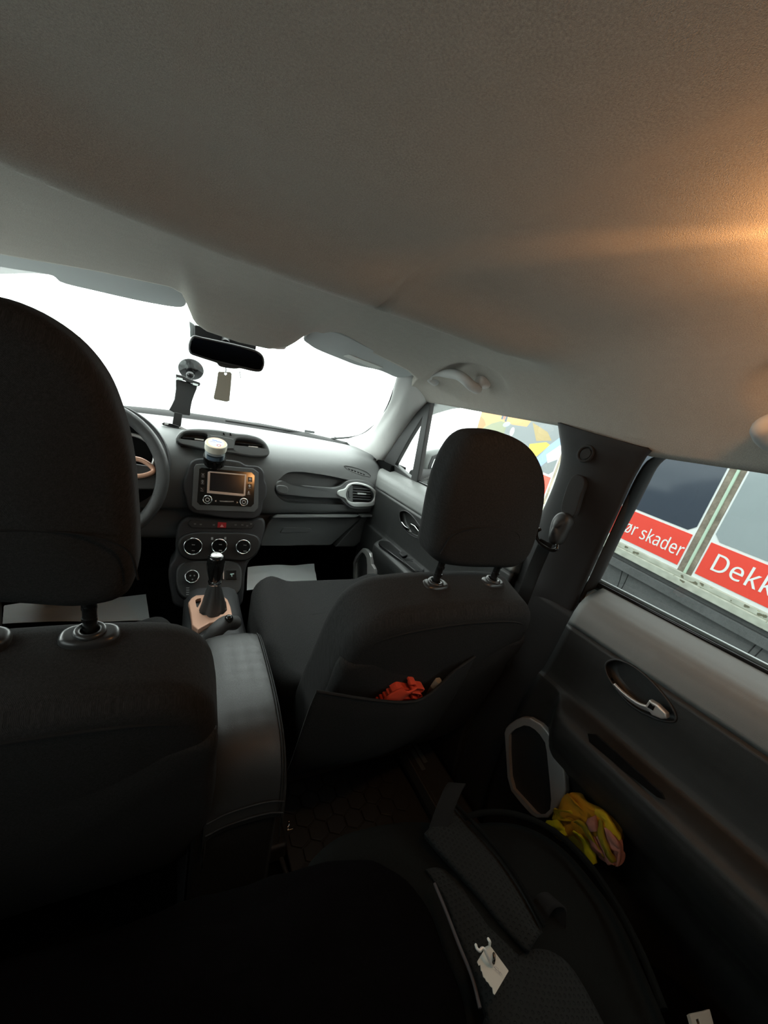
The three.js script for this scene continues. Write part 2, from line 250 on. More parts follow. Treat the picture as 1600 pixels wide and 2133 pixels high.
// belt seals, window frames and glass
function windowSet(s) {
  const X = (x) => s * x;
  const rearTop = [[-0.44, 1.118], [-0.36, 1.124], [0.0, 1.12], [0.55, 1.10]], frontTop = [[-1.28, 1.16], [-1.0, 1.165], [-0.62, 1.145]];
  const sealR = box(X(0.69) - 0.006, X(0.69) + 0.006, 0.800, 0.814, -0.50, 0.62, 0.003), sealF = box(X(0.69) - 0.006, X(0.69) + 0.006, 0.830, 0.846, -1.38, -0.66, 0.003);
  return { sealR, sealF };
}
for (const s of [1, -1]) {
  const { sealR, sealF } = windowSet(s);
  part('belt_seal', sealR.translate(s > 0 ? 0 : OX, 0, 0), M.gloss, s > 0 ? rearDoor : scene.getObjectByName('door_4'));
  part('belt_trim', box(s * 0.700 - 0.003, s * 0.700 + 0.003, 0.800, 0.819, -0.50, 0.62, 0.002).translate(s > 0 ? 0 : OX, 0, 0), M.brightTrim, s > 0 ? rearDoor : scene.getObjectByName('door_4'), 'bright outer belt moulding');
  part('belt_seal', sealF.translate(s > 0 ? 0 : OX, 0, 0), M.gloss, s > 0 ? frontDoor : scene.getObjectByName('door_3'));
}
function pane(pts) { const g = new THREE.BufferGeometry(); g.setAttribute('position', new THREE.Float32BufferAttribute(pts.flatMap((p) => [p.x, p.y, p.z]), 3)); g.setAttribute('uv', new THREE.Float32BufferAttribute([0, 0, 1, 0, 1, 1, 0, 1], 2)); g.setIndex([0, 1, 2, 0, 2, 3]); g.computeVertexNormals(); return g; }
const wl = { 1: ['clear front passenger door glass behind the headrest', 'tinted rear passenger door glass facing the shop signs', 'clear driver door glass', 'tinted rear door glass behind the driver'] }[1];
let wn = 1;
for (const s of [1, -1]) {
  single('window_' + wn++, pane([V3(s * 0.70, 0.80, -1.62), V3(s * 0.70, 0.80, -0.58), V3(s * 0.632, 1.17, -0.58), V3(s * 0.632, 1.17, -1.30)]).translate(s > 0 ? 0 : OX, 0, 0), M.glass, wl[s > 0 ? 0 : 2], 'window', null, 'structure');
  single('window_' + wn++, pane([V3(s * 0.70, 0.79, -0.56), V3(s * 0.70, 0.79, 0.62), V3(s * 0.632, 1.14, 0.62), V3(s * 0.632, 1.14, -0.50)]).translate(s > 0 ? 0 : OX, 0, 0), M.privacy, wl[s > 0 ? 1 : 3], 'window', null, 'structure');
}
// windscreen and rear screen
{
  const top = [], bot = []; for (let i = 0; i <= 8; i++) { const t = i / 8 * 2 - 1; top.push(V3(t * 0.60 + (t < 0 ? t * 0.08 : 0), 1.255 - 0.05 * t * t, -1.40 + 0.10 * t * t)); bot.push(V3(t * 0.68 + (t < 0 ? t * 0.08 : 0), 0.885 - 0.01 * t * t, -2.08 + 0.24 * t * t)); }
  single('window_' + wn++, loft([bot, top], 24, 12), M.glass, 'clear raked windscreen above the dashboard', 'windscreen', null, 'structure');
  single('window_' + wn++, pane([V3(-0.55, 0.76, 0.93), V3(0.55, 0.76, 0.93), V3(0.5, 1.16, 0.91), V3(-0.5, 1.16, 0.91)]), M.privacy, 'tinted rear screen in the tailgate', 'rear screen', null, 'structure');
}
// A-pillar trims
function aPillar(s) {
  const e1 = [[850, 745, -1.16], [836, 768, -1.24], [828, 792, -1.30], [815, 835, -1.43], [790, 876, -1.62], [760, 904, -1.80], [720, 918, -1.90]].map(([x, y, z]) => at(x, y, 'z', z));
  const e2 = [[925, 785, 0.60], [905, 812, 0.615], [884, 840, 0.625], [868, 858, 0.635], [838, 900, 0.655], [806, 945, 0.672], [786, 970, 0.68]].map(([x, y, X]) => at(x, y, 'x', X));
  const mid = e1.map((p, i) => p.clone().lerp(e2[i], 0.5).add(V3(-0.022, -0.004, 0.022))), m2 = e1.map((p, i) => p.clone().lerp(e2[i], 0.22).add(V3(-0.012, 0, 0.014))), m3 = e1.map((p, i) => p.clone().lerp(e2[i], 0.8).add(V3(-0.014, -0.004, 0.018)));
  const fix = (c) => c.map((p) => V3(s * p.x - (s < 0 ? 0.17 : 0), p.y, p.z)), cs = [e1.map((p) => p.clone().add(V3(0.02, 0, -0.04))), e1, m2, mid, m3, e2, e2.map((p) => p.clone().add(V3(0.05, 0, -0.03)))].map(fix);
  return loft(s > 0 ? cs : cs.reverse(), 30, 24, -0.004);
}
single('trim_2', aPillar(1), M.paleTrim, 'pale grey windscreen pillar trim on the passenger side', 'pillar trim', null, 'structure');
single('trim_3', aPillar(-1), M.paleTrim, 'pale grey windscreen pillar trim on the driver side', 'pillar trim', null, 'structure');
// black edging along the windscreen side
single('trim_4', tube([[832, 776, -1.28], [822, 808, -1.36], [806, 850, -1.5], [780, 886, -1.72], [745, 908, -1.86], [690, 914, -1.97]].map(([x, y, z]) => at(x, y, 'z', z)), 0.005, 40), M.rubber, 'black rubber edging between windscreen and pillar trim', 'window edging', null, 'structure');
// front quarter window frame (dark sail panel with divider bar)
{
  const F = Fside(0.665);
  const o = [[888, 838], [892, 838], [862, 1000], [820, 972], [796, 962], [836, 900], [868, 856]], h = [[879, 872], [853, 996], [824, 968]];
  const FQ = new Frame(V3(0.68, 0.84, -1.4), V3(0, 0, 1), V3(-0.17, 0.98, 0));
  part('quarter_window_frame', slab(FQ, FQ.pts([[897, 836], [889, 838], [868, 858], [838, 900], [806, 948], [799, 963], [815, 978], [868, 1008]]), 0.02, 0.003, [FQ.pts([[880, 868], [856, 996], [823, 968], [850, 918]])]), M.plastic, frontDoor, 'dark triangular frame of the small front window');
}
// B-pillar trim with belt anchor
function bPillar(s) {
  const L = [[1163, 880], [1168, 912], [1172, 950], [1160, 1000], [1135, 1060], [1105, 1120], [1070, 1190], [1040, 1260], [1020, 1340], [1010, 1420]].map(([x, y], i) => at(x, y, 'x', lerp(0.64, 0.69, i / 9)));
  const R = [[1356, 938], [1345, 950], [1332, 972], [1312, 1010], [1290, 1060], [1262, 1120], [1230, 1190], [1200, 1255], [1160, 1340], [1120, 1430]].map(([x, y], i) => at(x, y, 'x', lerp(0.608, 0.648, i / 9)));
  const m1 = L.map((p, i) => p.clone().lerp(R[i], 0.14).add(V3(-0.030, 0, 0.0))), m2 = L.map((p, i) => p.clone().lerp(R[i], 0.5).add(V3(-0.036, 0, 0))), m3 = L.map((p, i) => p.clone().lerp(R[i], 0.85).add(V3(-0.014, 0, 0)));
  const cs = [L.map((p) => p.clone().add(V3(0.05, 0, -0.01))), L, m1, m2, m3, R, R.map((p) => p.clone().add(V3(0.06, 0, -0.05)))].map((c) => c.map((p) => V3(s * p.x, p.y, p.z)));
  return loft(s > 0 ? cs : cs.reverse(), 40, 30, 0.006).translate(s > 0 ? 0 : OX, 0, 0);
}
const bp = thing('trim_5', 'black B-pillar trim with round cap between the passenger side windows', 'pillar trim', null, 'structure');
part('pillar_cover', bPillar(1), M.pillar, bp);
{
  const FB = new Frame(V3(0.592, 1.0, -0.58), V3(0, 0, 1), V3(0.13, 1, 0));
  part('screw_cap', disc(FB, 1220, 945, 0.011, 0.02, 0.016), M.pillar, bp);
  part('screw_cap_rim', ringAt(FB, 1220, 945, 0.0165, 0.003, 0.012), M.pillar, bp);
  part('height_slider_groove', pillow(FB.at(0.006), FB.pts([[1178, 1075], [1172, 1062], [1188, 1005], [1200, 990], [1215, 992], [1222, 1005], [1215, 1030], [1196, 1078]]), 0.012, 0.003, { n: 48 }), M.pillar, bp);
}
part('lower_cover', box(0.622, 0.69, 0.0, 0.74, -0.86, -0.44, 0.012), M.pillar, bp);
single('trim_6', bPillar(-1), M.pillar, 'black B-pillar trim beside the driver seat', 'pillar trim', null, 'structure');
// black frame of the rear door window, from the pillar to the belt
for (const s of [1, -1]) {
  const a = [[1500, 958], [1440, 945], [1395, 944], [1370, 948], [1348, 960], [1330, 985], [1305, 1035], [1268, 1115], [1232, 1195], [1205, 1255]].map(([x, y], i) => at(x, y, 'x', lerp(0.63, 0.672, i / 9)));
  const b = [[1502, 972], [1445, 952], [1402, 950], [1383, 958], [1368, 974], [1352, 1004], [1325, 1058], [1292, 1122], [1262, 1185], [1243, 1224]].map(([x, y], i) => at(x, y, 'x', lerp(0.645, 0.688, i / 9)));
  const m = a.map((p, i) => p.clone().lerp(b[i], 0.5).add(V3(-0.010, 0, -0.004))), cs = [a.map((p) => p.clone().add(V3(0.05, 0, -0.02))), a, m, b, b.map((p) => p.clone().add(V3(0.05, 0, -0.042)))].map((c) => c.map((p) => V3(s * p.x, p.y, p.z)));
  part('window_frame', loft(s > 0 ? cs : cs.reverse(), 40, 14, 0.004).translate(s > 0 ? 0 : OX, 0, 0), M.rubber, s > 0 ? rearDoor : scene.getObjectByName('door_4'));
}
// rear quarter panels and back bench, behind and under the camera
single('trim_7', mergeGeometries([box(0.60, 0.70, 0.75, 1.14, 0.56, 0.95), box(-0.79, -0.68, 0.75, 1.14, 0.56, 0.95)].map((g) => g.toNonIndexed())), M.plastic, 'dark rear quarter trim panels behind the rear doors', 'quarter trim', null, 'structure');
// ---------- dashboard ----------
const faceZ = (x) => -1.455 - 0.16 * Math.max(0, x - 0.15) - 0.10 * Math.max(0, -0.35 - x);
const dash = thing('dashboard', 'charcoal dashboard with centre screen, air vents and passenger grab bar', 'dashboard');
const FP = new Frame(V3(0.38, 0.72, faceZ(0.38)), V3(1, 0, -0.16), V3(0, 1, -0.16));      // passenger face plane
const FC = new Frame(V3(-0.02, 0.72, -1.452), V3(1, 0, 0.0), V3(0, 1, -0.30));            // centre stack plane
{
  const profAt = (x) => { const f = faceZ(x), e = 0.02 * smooth(0.5, 0.66, Math.abs(x)), zb = -2.06 + 0.5 * x * x; return [[zb, 0.868], [zb + 0.05, 0.886], [zb + 0.18, 0.890 - e], [lerp(zb, f, 0.55), 0.887 - e], [f - 0.13, 0.876 - e], [f - 0.075, 0.858 - e], [f - 0.038, 0.83 - e], [f - 0.015, 0.79], [f - 0.002, 0.74], [f + 0.002, 0.69], [f - 0.004, 0.645], [f - 0.014, 0.628], [f - 0.03, 0.622], [f - 0.06, 0.612], [f - 0.07, 0.50], [f - 0.12, 0.485], [zb + 0.02, 0.46], [zb, 0.6]]; };
  const stations = []; for (let i = 0; i <= 60; i++) stations.push(lerp(-0.675, 0.655, i / 60));
  const n = 90, pos = [], uv = [], idx = [];
  stations.forEach((x, j) => { const q = profAt(x).map(([z, y]) => V3(0, y, z)), c = curve(q, n, true).slice(0, n), end = Math.max(0, (Math.abs(x) - 0.62) / 0.05); c.forEach((p, i) => { const cz = -1.72, cy = 0.7, k = 1 - 0.10 * end * end; pos.push(x, cy + (p.y - cy) * k, cz + (p.z - cz) * (1 - 0.05 * end * end)); uv.push(x, i * 0.02); }); });
  for (let j = 0; j < stations.length - 1; j++) for (let i = 0; i < n; i++) { const a = j * n + i, b = j * n + (i + 1) % n, c = a + n, d = b + n; idx.push(a, b, c, b, d, c); }
  for (const j of [0, stations.length - 1]) { const k = pos.length / 3; pos.push(stations[j], 0.7, -1.72); uv.push(0, 0); for (let i = 0; i < n; i++) { const a = j * n + i, b = j * n + (i + 1) % n; j ? idx.push(k, a, b) : idx.push(k, b, a); } }
  let g = indexed(pos, idx, uv);
  // make sure the faces point outwards
  { const N = g.attributes.normal, P = g.attributes.position; let s = 0; for (let i = 0; i < n * 10; i++) s += N.getY(30 * n + i % n) * (P.getY(30 * n + i % n) - 0.7) + N.getZ(30 * n + i % n) * (P.getZ(30 * n + i % n) + 1.72); if (s < 0) { const ix = Array.from(g.index.array); for (let i = 0; i < ix.length; i += 3) { const t = ix[i]; ix[i] = ix[i + 1]; ix[i + 1] = t; } g.setIndex(ix); g.computeVertexNormals(); } }
  const rec = [[572, 1014], [576, 1005], [584, 996], [600, 985], [625, 983], [660, 987], [690, 992], [722, 999], [742, 1004], [742, 1051], [722, 1052], [657, 1050], [600, 1047], [583, 1038], [574, 1028]];
  const hit = new THREE.Raycaster(EYE, ray(746, 982).normalize()).intersectObject(new THREE.Mesh(g, new THREE.MeshBasicMaterial({ side: THREE.DoubleSide })))[0];
  const FT = new Frame(hit.point, V3(1, 0, -0.16), V3(1, 0, -0.16).cross(hit.face.normal).negate().normalize()), teeth = [];
  for (let i = 0; i < 6; i++) { const x = 727 + i * 6.2, y = 976.5 + i * 2.2; teeth.push(slab(FT.at(0.03), FT.pts([[x - 2.8, y - 1.4], [x + 3.2, y + 0.6], [x + 0.6, y + 3.4]]), 0.06)); }
  g = cut(g, [...teeth, pillow(FP.at(0.06), FP.pts(rec), 0.06 + 0.055, 0.02, { n: 60, rings: 5 }), pillow(FP.at(0.04), FP.pts([[719, 1023], [724, 1014], [730, 1009.5], [745, 1009.5], [759, 1012.5], [770, 1019], [776, 1027], [777, 1036], [771, 1045], [750, 1045.5], [730, 1045], [722, 1041], [718, 1032]]), 0.065, 0.002, { n: 60, caps: 2, rings: 2 })]);
  part('dash_body', g, M.dash, dash);
  // grab bar in the recess
  part('grab_bar', cut(pillow(FP.at(0.006), FP.pts([[574, 1010], [577, 1003], [586, 1001], [602, 1009], [640, 1012], [698, 1014.5], [712, 1010], [722, 1002], [738, 999], [765, 1003], [786, 1018], [792, 1036], [784, 1052], [770, 1059], [732, 1059], [719, 1049], [712, 1040], [690, 1038.5], [640, 1035], [600, 1030.5], [580, 1028], [575, 1022]]), 0.03, 0.007, { n: 110 }), [pillow(FP.at(0.03), FP.pts([[719, 1023], [724, 1014], [730, 1009.5], [745, 1009.5], [759, 1012.5], [770, 1019], [776, 1027], [777, 1036], [771, 1045], [750, 1045.5], [730, 1045], [722, 1041], [718, 1032]]), 0.052, 0.002, { n: 60, caps: 2, rings: 2 })]), M.dash, dash);
  part('grab_bar_insert', pillow(FP.at(0.010), FP.pts([[575, 1012], [583, 1010], [596, 1013], [599, 1020], [595, 1028], [581, 1026], [575, 1021]]), 0.012, 0.004, { n: 32 }), M.dash, dash);
  // side vent
  const ringO = [[700.6, 1028], [701.4, 1022.6], [706, 1020], [716, 1017], [724, 1008], [738.8, 1004], [752, 1006], [764, 1010], [775, 1017], [782.6, 1026], [785, 1036], [776, 1051], [768, 1054], [750, 1055], [732, 1054], [722, 1047], [716, 1038], [704.6, 1033]];
  const ringI = [[719, 1023], [724, 1014], [730, 1009.5], [745, 1009.5], [759, 1012.5], [770, 1019], [776, 1027], [777, 1036], [771, 1045], [750, 1045.5], [730, 1045], [722, 1041], [718, 1032]];
  const v = new THREE.Group(); v.name = 'side_vent'; dash.add(v);
  part('vent_surround', slab(FP.at(0.014), FP.pts(ringO), 0.012, 0.003, [FP.pts(ringI)], 72), M.brightTrim, v, 'bright satin vent surround');
  part('vent_back', slab(FP.at(-0.012), FP.pts(ringI), 0.004), M.plastic, v);
  for (const y of [1016, 1021.5, 1027, 1032.5, 1038]) part('slat', pillow(FP.at(0.006), FP.pts([[732, y - 0.4], [772, y + 2.4], [772, y + 4], [732, y + 1.4]]), 0.014, 0.0009, { n: 16, sharp: true, caps: 1, rings: 2 }), M.dash, v);
  part('vent_divider', slab(FP.at(0.008), FP.pts([[719, 1024], [727, 1011], [733, 1011], [733, 1045], [724, 1044], [719, 1035]]), 0.014, 0.001), M.dash, v);
  part('vent_wheel', pillow(FP.at(0.012), FP.pts([[724, 1021], [728, 1020], [728, 1036], [724, 1035]]), 0.006, 0.001, { n: 16, sharp: true }), M.dash, v);
  part('vent_knob', pillow(FP.at(0.013), FP.pts([[742, 1025.5], [760, 1027], [760, 1030], [742, 1029]]), 0.008, 0.001, { n: 16, sharp: true }), M.brightTrim, v);
  // trim strip, glove box
  for (const [a, b, c, d] of [[569, 1075.5, 749, 1074.5], [752, 1074.5, 792, 1073.5]]) part('trim_strip', pillow(FP.at(0.004), FP.pts([[a, b - 2.2], [c, d - 2.2], [c, d + 2.4], [a, b + 2.4]]), 0.03, 0.002, { n: 24, sharp: true }), M.stripTrim, dash);
  const FG = new Frame(V3(0.35, 0.56, faceZ(0.35) - 0.028), V3(1, 0, -0.16), V3(0, 1, 0.10));
  const gb = part('glove_box_lid', pillow(FG, FG.pts([[568, 1079], [600, 1079], [749, 1078], [752, 1080], [720, 1108], [690, 1136], [600, 1137.5], [542, 1137], [546, 1120], [556, 1095]]), 0.03, 0.006, { n: 90, sharp: true }), M.dash, dash);
  part('glove_box_handle', pillow(FG.at(0.004), FG.pts([[590, 1098], [640, 1099], [649, 1102], [642, 1108], [583, 1109]]), 0.008, 0.003, { n: 40, sharp: true }), M.dash, gb);
  part('side_filler', pillow(FG.at(-0.004), FG.pts([[755, 1080], [792, 1077], [788, 1095], [740, 1140], [700, 1140]]), 0.03, 0.004, { n: 40, sharp: true }), M.dash, dash);
  // defroster slot with its row of little teeth
  const ds = part('demister_frame', tube([[717, 970.5], [730, 971.5], [752, 978], [766, 984.5], [773, 992.5], [760, 991], [735, 983], [722, 976]].map(([x, y]) => { const q = FT.px(x, y); return FT.p3(q[0], q[1], 0); }), 0.0018, 60, true, 6), M.dash, dash); void ds;
}
// centre vents in their hooded housing
{
  const FV = new Frame(V3(-0.03, 0.86, -1.50), V3(1, 0, 0), V3(0, 1, -0.35));
  const cv = new THREE.Group(); cv.name = 'centre_vents'; dash.add(cv);
  const out = [[366, 918], [371, 906], [382, 898], [405, 895], [450, 897], [490, 904], [515, 906.5], [540, 914], [553, 925], [560, 943], [556, 951], [535, 953.5], [505, 950], [480, 945], [430, 939], [395, 932], [371, 924]];
  const hl = [[375, 917], [380, 908], [390, 904], [415, 904], [430, 907], [431, 920], [430, 932], [412, 929], [392, 924], [378, 921]], hr = [[489, 921], [493, 917], [510, 917], [535, 922], [549, 932], [553, 945], [545, 947], [515, 945], [497, 941], [489, 935]];
  const hm = [[436, 908], [460, 911], [485, 917], [485, 937], [460, 937], [436, 933]];
  part('vent_housing', slab(FV.at(0.02), FV.pts(out), 0.06, 0.006, [FV.pts(hl), FV.pts(hr)], 80), M.dash, cv);
  part('vent_back', slab(FV.at(-0.03), FV.pts(out), 0.01, 0, [], 60), M.plastic, cv);
  part('vent_bridge', slab(FV.at(0.023), FV.pts(hm), 0.01, 0.002), M.dash, cv);
  for (const [list, x0, x1, s] of [[[911, 917, 923, 929], 376, 430, 0.11], [[923, 929, 935, 941], 491, 550, 0.10]]) for (const y of list) part('slat', pillow(FV.at(0.008), FV.pts([[x0, y - 1], [x1, y - 1 + (x1 - x0) * s], [x1, y + 1 + (x1 - x0) * s], [x0, y + 1]]), 0.025, 0.0015, { n: 16, sharp: true, caps: 1, rings: 2 }), M.plastic, cv);
  part('vent_tab', pillow(FV.at(0.016), FV.pts([[405, 914.5], [424, 917], [424, 920], [405, 917.5]]), 0.01, 0.0015, { n: 16, sharp: true }), M.silver, cv);
  part('vent_tab', pillow(FV.at(0.016), FV.pts([[516, 930], [536, 932], [536, 935.5], [516, 934]]), 0.01, 0.0015, { n: 16, sharp: true }), M.silver, cv);
  const ft = FV.at(0.022);
  for (const [x, y] of [[466, 904.5], [480, 905.5]]) part('air_mark', slab(ft, ft.pts([[x - 1.2, y - 3.5], [x + 0.4, y - 3.5], [x + 2.6, y + 2], [x - 1.2, y + 1]]), 0.002), M.black, cv);
}
// head unit
{
  const h = new THREE.Group(); h.name = 'head_unit'; dash.add(h);
  const out = [[396, 965], [405, 958], [430, 955.5], [470, 958], [499, 963], [510, 969], [537, 973], [548, 985], [550, 1003], [553, 1010], [552, 1036], [546, 1047], [542, 1068], [532, 1078], [500, 1080], [465, 1078], [435, 1073], [399, 1066], [390, 1054], [386, 1037], [381, 1022], [382, 1002], [388, 987]];
  part('outer_bezel', pillow(FC.at(0.026), FC.pts(out), 0.06, 0.007, { n: 120 }), M.dashDark, h);
  const f1 = FC.at(0.032);
  part('inner_frame', slab(f1, f1.pts([[404, 974], [408, 967], [420, 966], [528, 976], [539, 984], [538, 1058], [530, 1067], [410, 1063], [399, 1053]]), 0.012, 0.002, [f1.pts([[414, 976], [420, 973], [525, 983], [532, 990], [530, 1050], [523, 1057], [416, 1053], [409, 1046]])]), M.dash, h);
  part('face_panel', slab(FC.at(0.030), f1.pts([[413, 975], [420, 972], [526, 982], [533, 989], [531, 1052], [524, 1058], [415, 1054], [408, 1047]]), 0.01), M.gloss, h);
  const f2 = FC.at(0.0318);
  part('screen_frame', slab(FC.at(0.0335), f2.pts([[433, 983], [437, 981.5], [513, 988.5], [511, 1032.5], [506, 1034], [431, 1027]]), 0.004, 0.0008, [f2.pts([[437.5, 984], [510, 990], [508, 1029.5], [435.5, 1022.5]])]), M.silver, h);
  part('display', slab(f2, f2.pts([[437, 983.5], [510.5, 989.5], [508.5, 1030], [435, 1023]]), 0.003), M.screen, h);
  for (const [x, y, R] of [[432, 1041, 0.0135], [508, 1046, 0.0125]]) { const k = part('dial', disc(FC, x, y, R, 0.016, 0.044), M.gloss, h); part('dial_ring', ringAt(FC, x, y, R, 0.0022, 0.043), M.chrome, k); part('dial_centre', ringAt(FC, x, y, R * 0.45, 0.0012, 0.0445), M.silver, k); }
  part('button_bar', pillow(FC.at(0.036), FC.pts([[455, 1042.5], [470, 1043.5], [485, 1043.6], [485, 1045.8], [470, 1046.4], [456, 1045]]), 0.004, 0.001, { n: 24, sharp: true }), M.chrome, h);
  part('arrow_mark', slab(FC.at(0.0315), FC.pts([[446, 1043.5], [449, 1041.5], [449, 1045.5]]), 0.002), M.silver, h); part('arrow_mark', slab(FC.at(0.0315), FC.pts([[494, 1046.5], [491, 1044.5], [491, 1048.5]]), 0.002), M.silver, h);
  const icon = (draw) => printTex(64, 64, (c) => { c.fillStyle = '#060607'; c.fillRect(0, 0, 64, 64); c.strokeStyle = c.fillStyle = '#b9c0c4'; c.lineWidth = 6; draw(c); c.fillRect(12, 52, 40, 5); });
  const icons = [[423, 989.5, (c) => { c.beginPath(); c.moveTo(14, 8); c.lineTo(48, 42); c.moveTo(48, 8); c.lineTo(14, 42); c.stroke(); }], [422, 1004, (c) => { c.strokeRect(22, 8, 18, 26); c.fillRect(28, 34, 8, 10); }], [421, 1019, (c) => { c.beginPath(); c.moveTo(14, 14); c.lineTo(40, 36); c.stroke(); }],
    [521, 998.5, (c) => { c.fillRect(16, 12, 20, 26); c.strokeRect(36, 14, 14, 22); }], [520, 1013, (c) => { c.beginPath(); c.moveTo(32, 4); c.lineTo(52, 24); c.lineTo(32, 44); c.lineTo(12, 24); c.closePath(); c.fill(); }], [518, 1026, (c) => { c.beginPath(); c.arc(32, 18, 9, 0, 7); c.fill(); c.fillRect(18, 30, 28, 12); }]];
  for (const [x, y, d] of icons) { const q = printQuad(FC, [[x - 4.5, y - 5], [x + 4.5, y - 4.4], [x + 4.5, y + 5.6], [x - 4.5, y + 5]], icon(d), { roughness: 0.3 }, 0.0306); part('button', q[0], q[1], h); }
  const q = printQuad(FC, [[461, 959.5], [503, 966], [503, 972], [461, 965.5]], printTex(256, 40, (c) => { c.fillStyle = '#3a3936'; c.fillRect(0, 0, 256, 40); c.fillStyle = '#171717'; c.font = 'bold 30px sans-serif'; c.fillText('SINCE 1941', 26, 31); }), { roughness: 0.6 }, 0.0268); part('lettering', q[0], q[1], h);
}
// switch row, climate panel, lower panel of the centre stack
const stack = thing('centre_stack', 'black centre stack with three round climate dials and red hazard switch', 'control panel');
{
  part('stack_body', pillow(FC.at(0.004), FC.pts([[388, 1078], [440, 1079], [520, 1083], [549, 1080], [553, 1100], [546, 1128], [535, 1155], [520, 1168], [512, 1190], [508, 1235], [500, 1262], [366, 1262], [356, 1235], [352, 1180], [364, 1160], [366, 1120], [372, 1092]]), 0.25, 0.012, { n: 90 }), M.dashDark, stack);
  const f0 = FC.at(0.012);
  part('switch_row', pillow(f0, f0.pts([[396, 1083], [460, 1085], [525, 1087], [530, 1094], [526, 1101], [460, 1101], [398, 1099], [392, 1091]]), 0.02, 0.003, { n: 60, sharp: true }), M.plastic, stack);
  const hz = part('hazard_switch', pillow(FC.at(0.016), FC.pts([[453, 1087], [471, 1088], [470, 1099.5], [452, 1098.5]]), 0.01, 0.0015, { n: 24, sharp: true }), M.hazard, stack, 'red hazard warning switch');
  part('triangle_mark', slab(FC.at(0.0168), FC.pts([[457.5, 1097], [461.5, 1091.5], [465.5, 1097.4]]), 0.001), mat(col(0.7, 0.35, 0.35), 0.5), hz);
  for (const [x, y] of [[406, 1091], [418, 1092], [445, 1093], [490, 1093], [504, 1093], [514, 1095], [522, 1091]]) part('switch_mark', slab(FC.at(0.0125), FC.pts([[x - 2.5, y - 1.5], [x + 2.5, y - 1.5], [x + 2, y + 1.5], [x - 2, y + 1.5]]), 0.001), mat(col(0.12), 0.6), stack);
  const cp = part('climate_panel', pillow(FC.at(0.022), FC.pts([[369, 1132], [378, 1117], [400, 1109], [455, 1107], [515, 1110], [536, 1117], [542, 1130], [535, 1150], [517, 1165], [455, 1165], [388, 1163], [374, 1152]]), 0.05, 0.010, { n: 90 }), M.plastic, stack);
  part('panel_edge', tube([[388, 1163.5], [455, 1165.5], [517, 1165], [535, 1150], [542, 1130]].map(([x, y]) => { const [a, b] = FC.px(x, y, 0.012); return FC.p3(a, b, 0.012); }), 0.0016, 40), M.silver, stack);
  for (const [x, y, R] of [[402, 1138.5, 0.029], [457, 1138, 0.0255], [507, 1139.5, 0.0255]]) { const k = part('climate_dial', disc(FC, x, y, R * 0.94, 0.03, 0.04, 40), M.gloss, stack); part('dial_ring', ringAt(FC, x, y, R * 0.95, 0.0024, 0.039), M.chrome, k); for (const dy of [-6, 6]) part('dial_mark', slab(FC.at(0.0405), FC.pts([[x - 3, y + dy - 1], [x + 3, y + dy - 0.7], [x + 3, y + dy + 0.8], [x - 3, y + dy + 0.5]]), 0.0006), mat(col(0.2), 0.6), k); }
  part('warm_mark', slab(FC.at(0.0236), FC.pts([[398, 1123], [400, 1119.5], [402.5, 1123]]), 0.001), mat(col(0.8, 0.25, 0.18), 0.5), stack, 'small red warmth mark');
  for (const [x, y] of [[441, 1121], [468, 1120.5]]) part('climate_mark', slab(FC.at(0.0236), FC.pts([[x - 2, y - 3], [x + 2, y - 3], [x + 2, y + 2], [x - 2, y + 2]]), 0.001), mat(col(0.35), 0.6), stack);
  const FL = new Frame(V3(-0.06, 0.45, -1.335), V3(1, 0, 0), V3(0, 1, -0.75));
  part('lower_panel', pillow(FL.at(0.004), FL.pts([[366, 1196], [370, 1180], [385, 1171], [440, 1168], [488, 1170], [502, 1180], [505, 1205], [500, 1232], [480, 1246], [440, 1254], [400, 1252], [376, 1240], [367, 1222]]), 0.06, 0.008, { n: 80 }), M.plastic, stack);
  const k = part('terrain_dial', disc(FL, 400, 1201, 0.021, 0.02, 0.018, 36), M.gloss, stack); part('dial_ring', ringAt(FL, 400, 1201, 0.0205, 0.002, 0.018), M.chrome, k);
  for (const [x, y] of [[396.5, 1199], [405, 1199], [401, 1207]]) part('dial_mark', disc(FL, x, y, 0.0028, 0.002, 0.019, 12), mat(col(0.10), 0.4), k);
  for (let i = 0; i < 4; i++) part('mode_light', slab(FL.at(0.0052), FL.pts([[387.5, 1224 + i * 4.6], [394.5, 1224 + i * 4.6], [394, 1226 + i * 4.6], [388, 1226 + i * 4.6]]), 0.001), mat(col(0.22), 0.6), stack);
  for (const [x0, x1] of [[456, 466], [471, 493]]) { const s = part('socket', pillow(FL.at(0.008), FL.pts([[x0, 1188], [x1, 1188], [x1, 1208], [x0, 1208]]), 0.01, 0.002, { n: 28, sharp: true }), M.gloss, stack); if (x0 > 460) part('usb_mark', slab(FL.at(0.0086), FL.pts([[479, 1196], [487, 1195], [487, 1197], [483, 1197.5], [483.5, 1202], [481.5, 1202], [481, 1198], [479, 1198]]), 0.001), mat(col(0.35, 0.5, 0.45), 0.6), s); else part('socket_rim', slab(FL.at(0.009), FL.pts([[464, 1189], [466, 1189], [466, 1207], [464, 1207]]), 0.002), M.silver, s); }
}
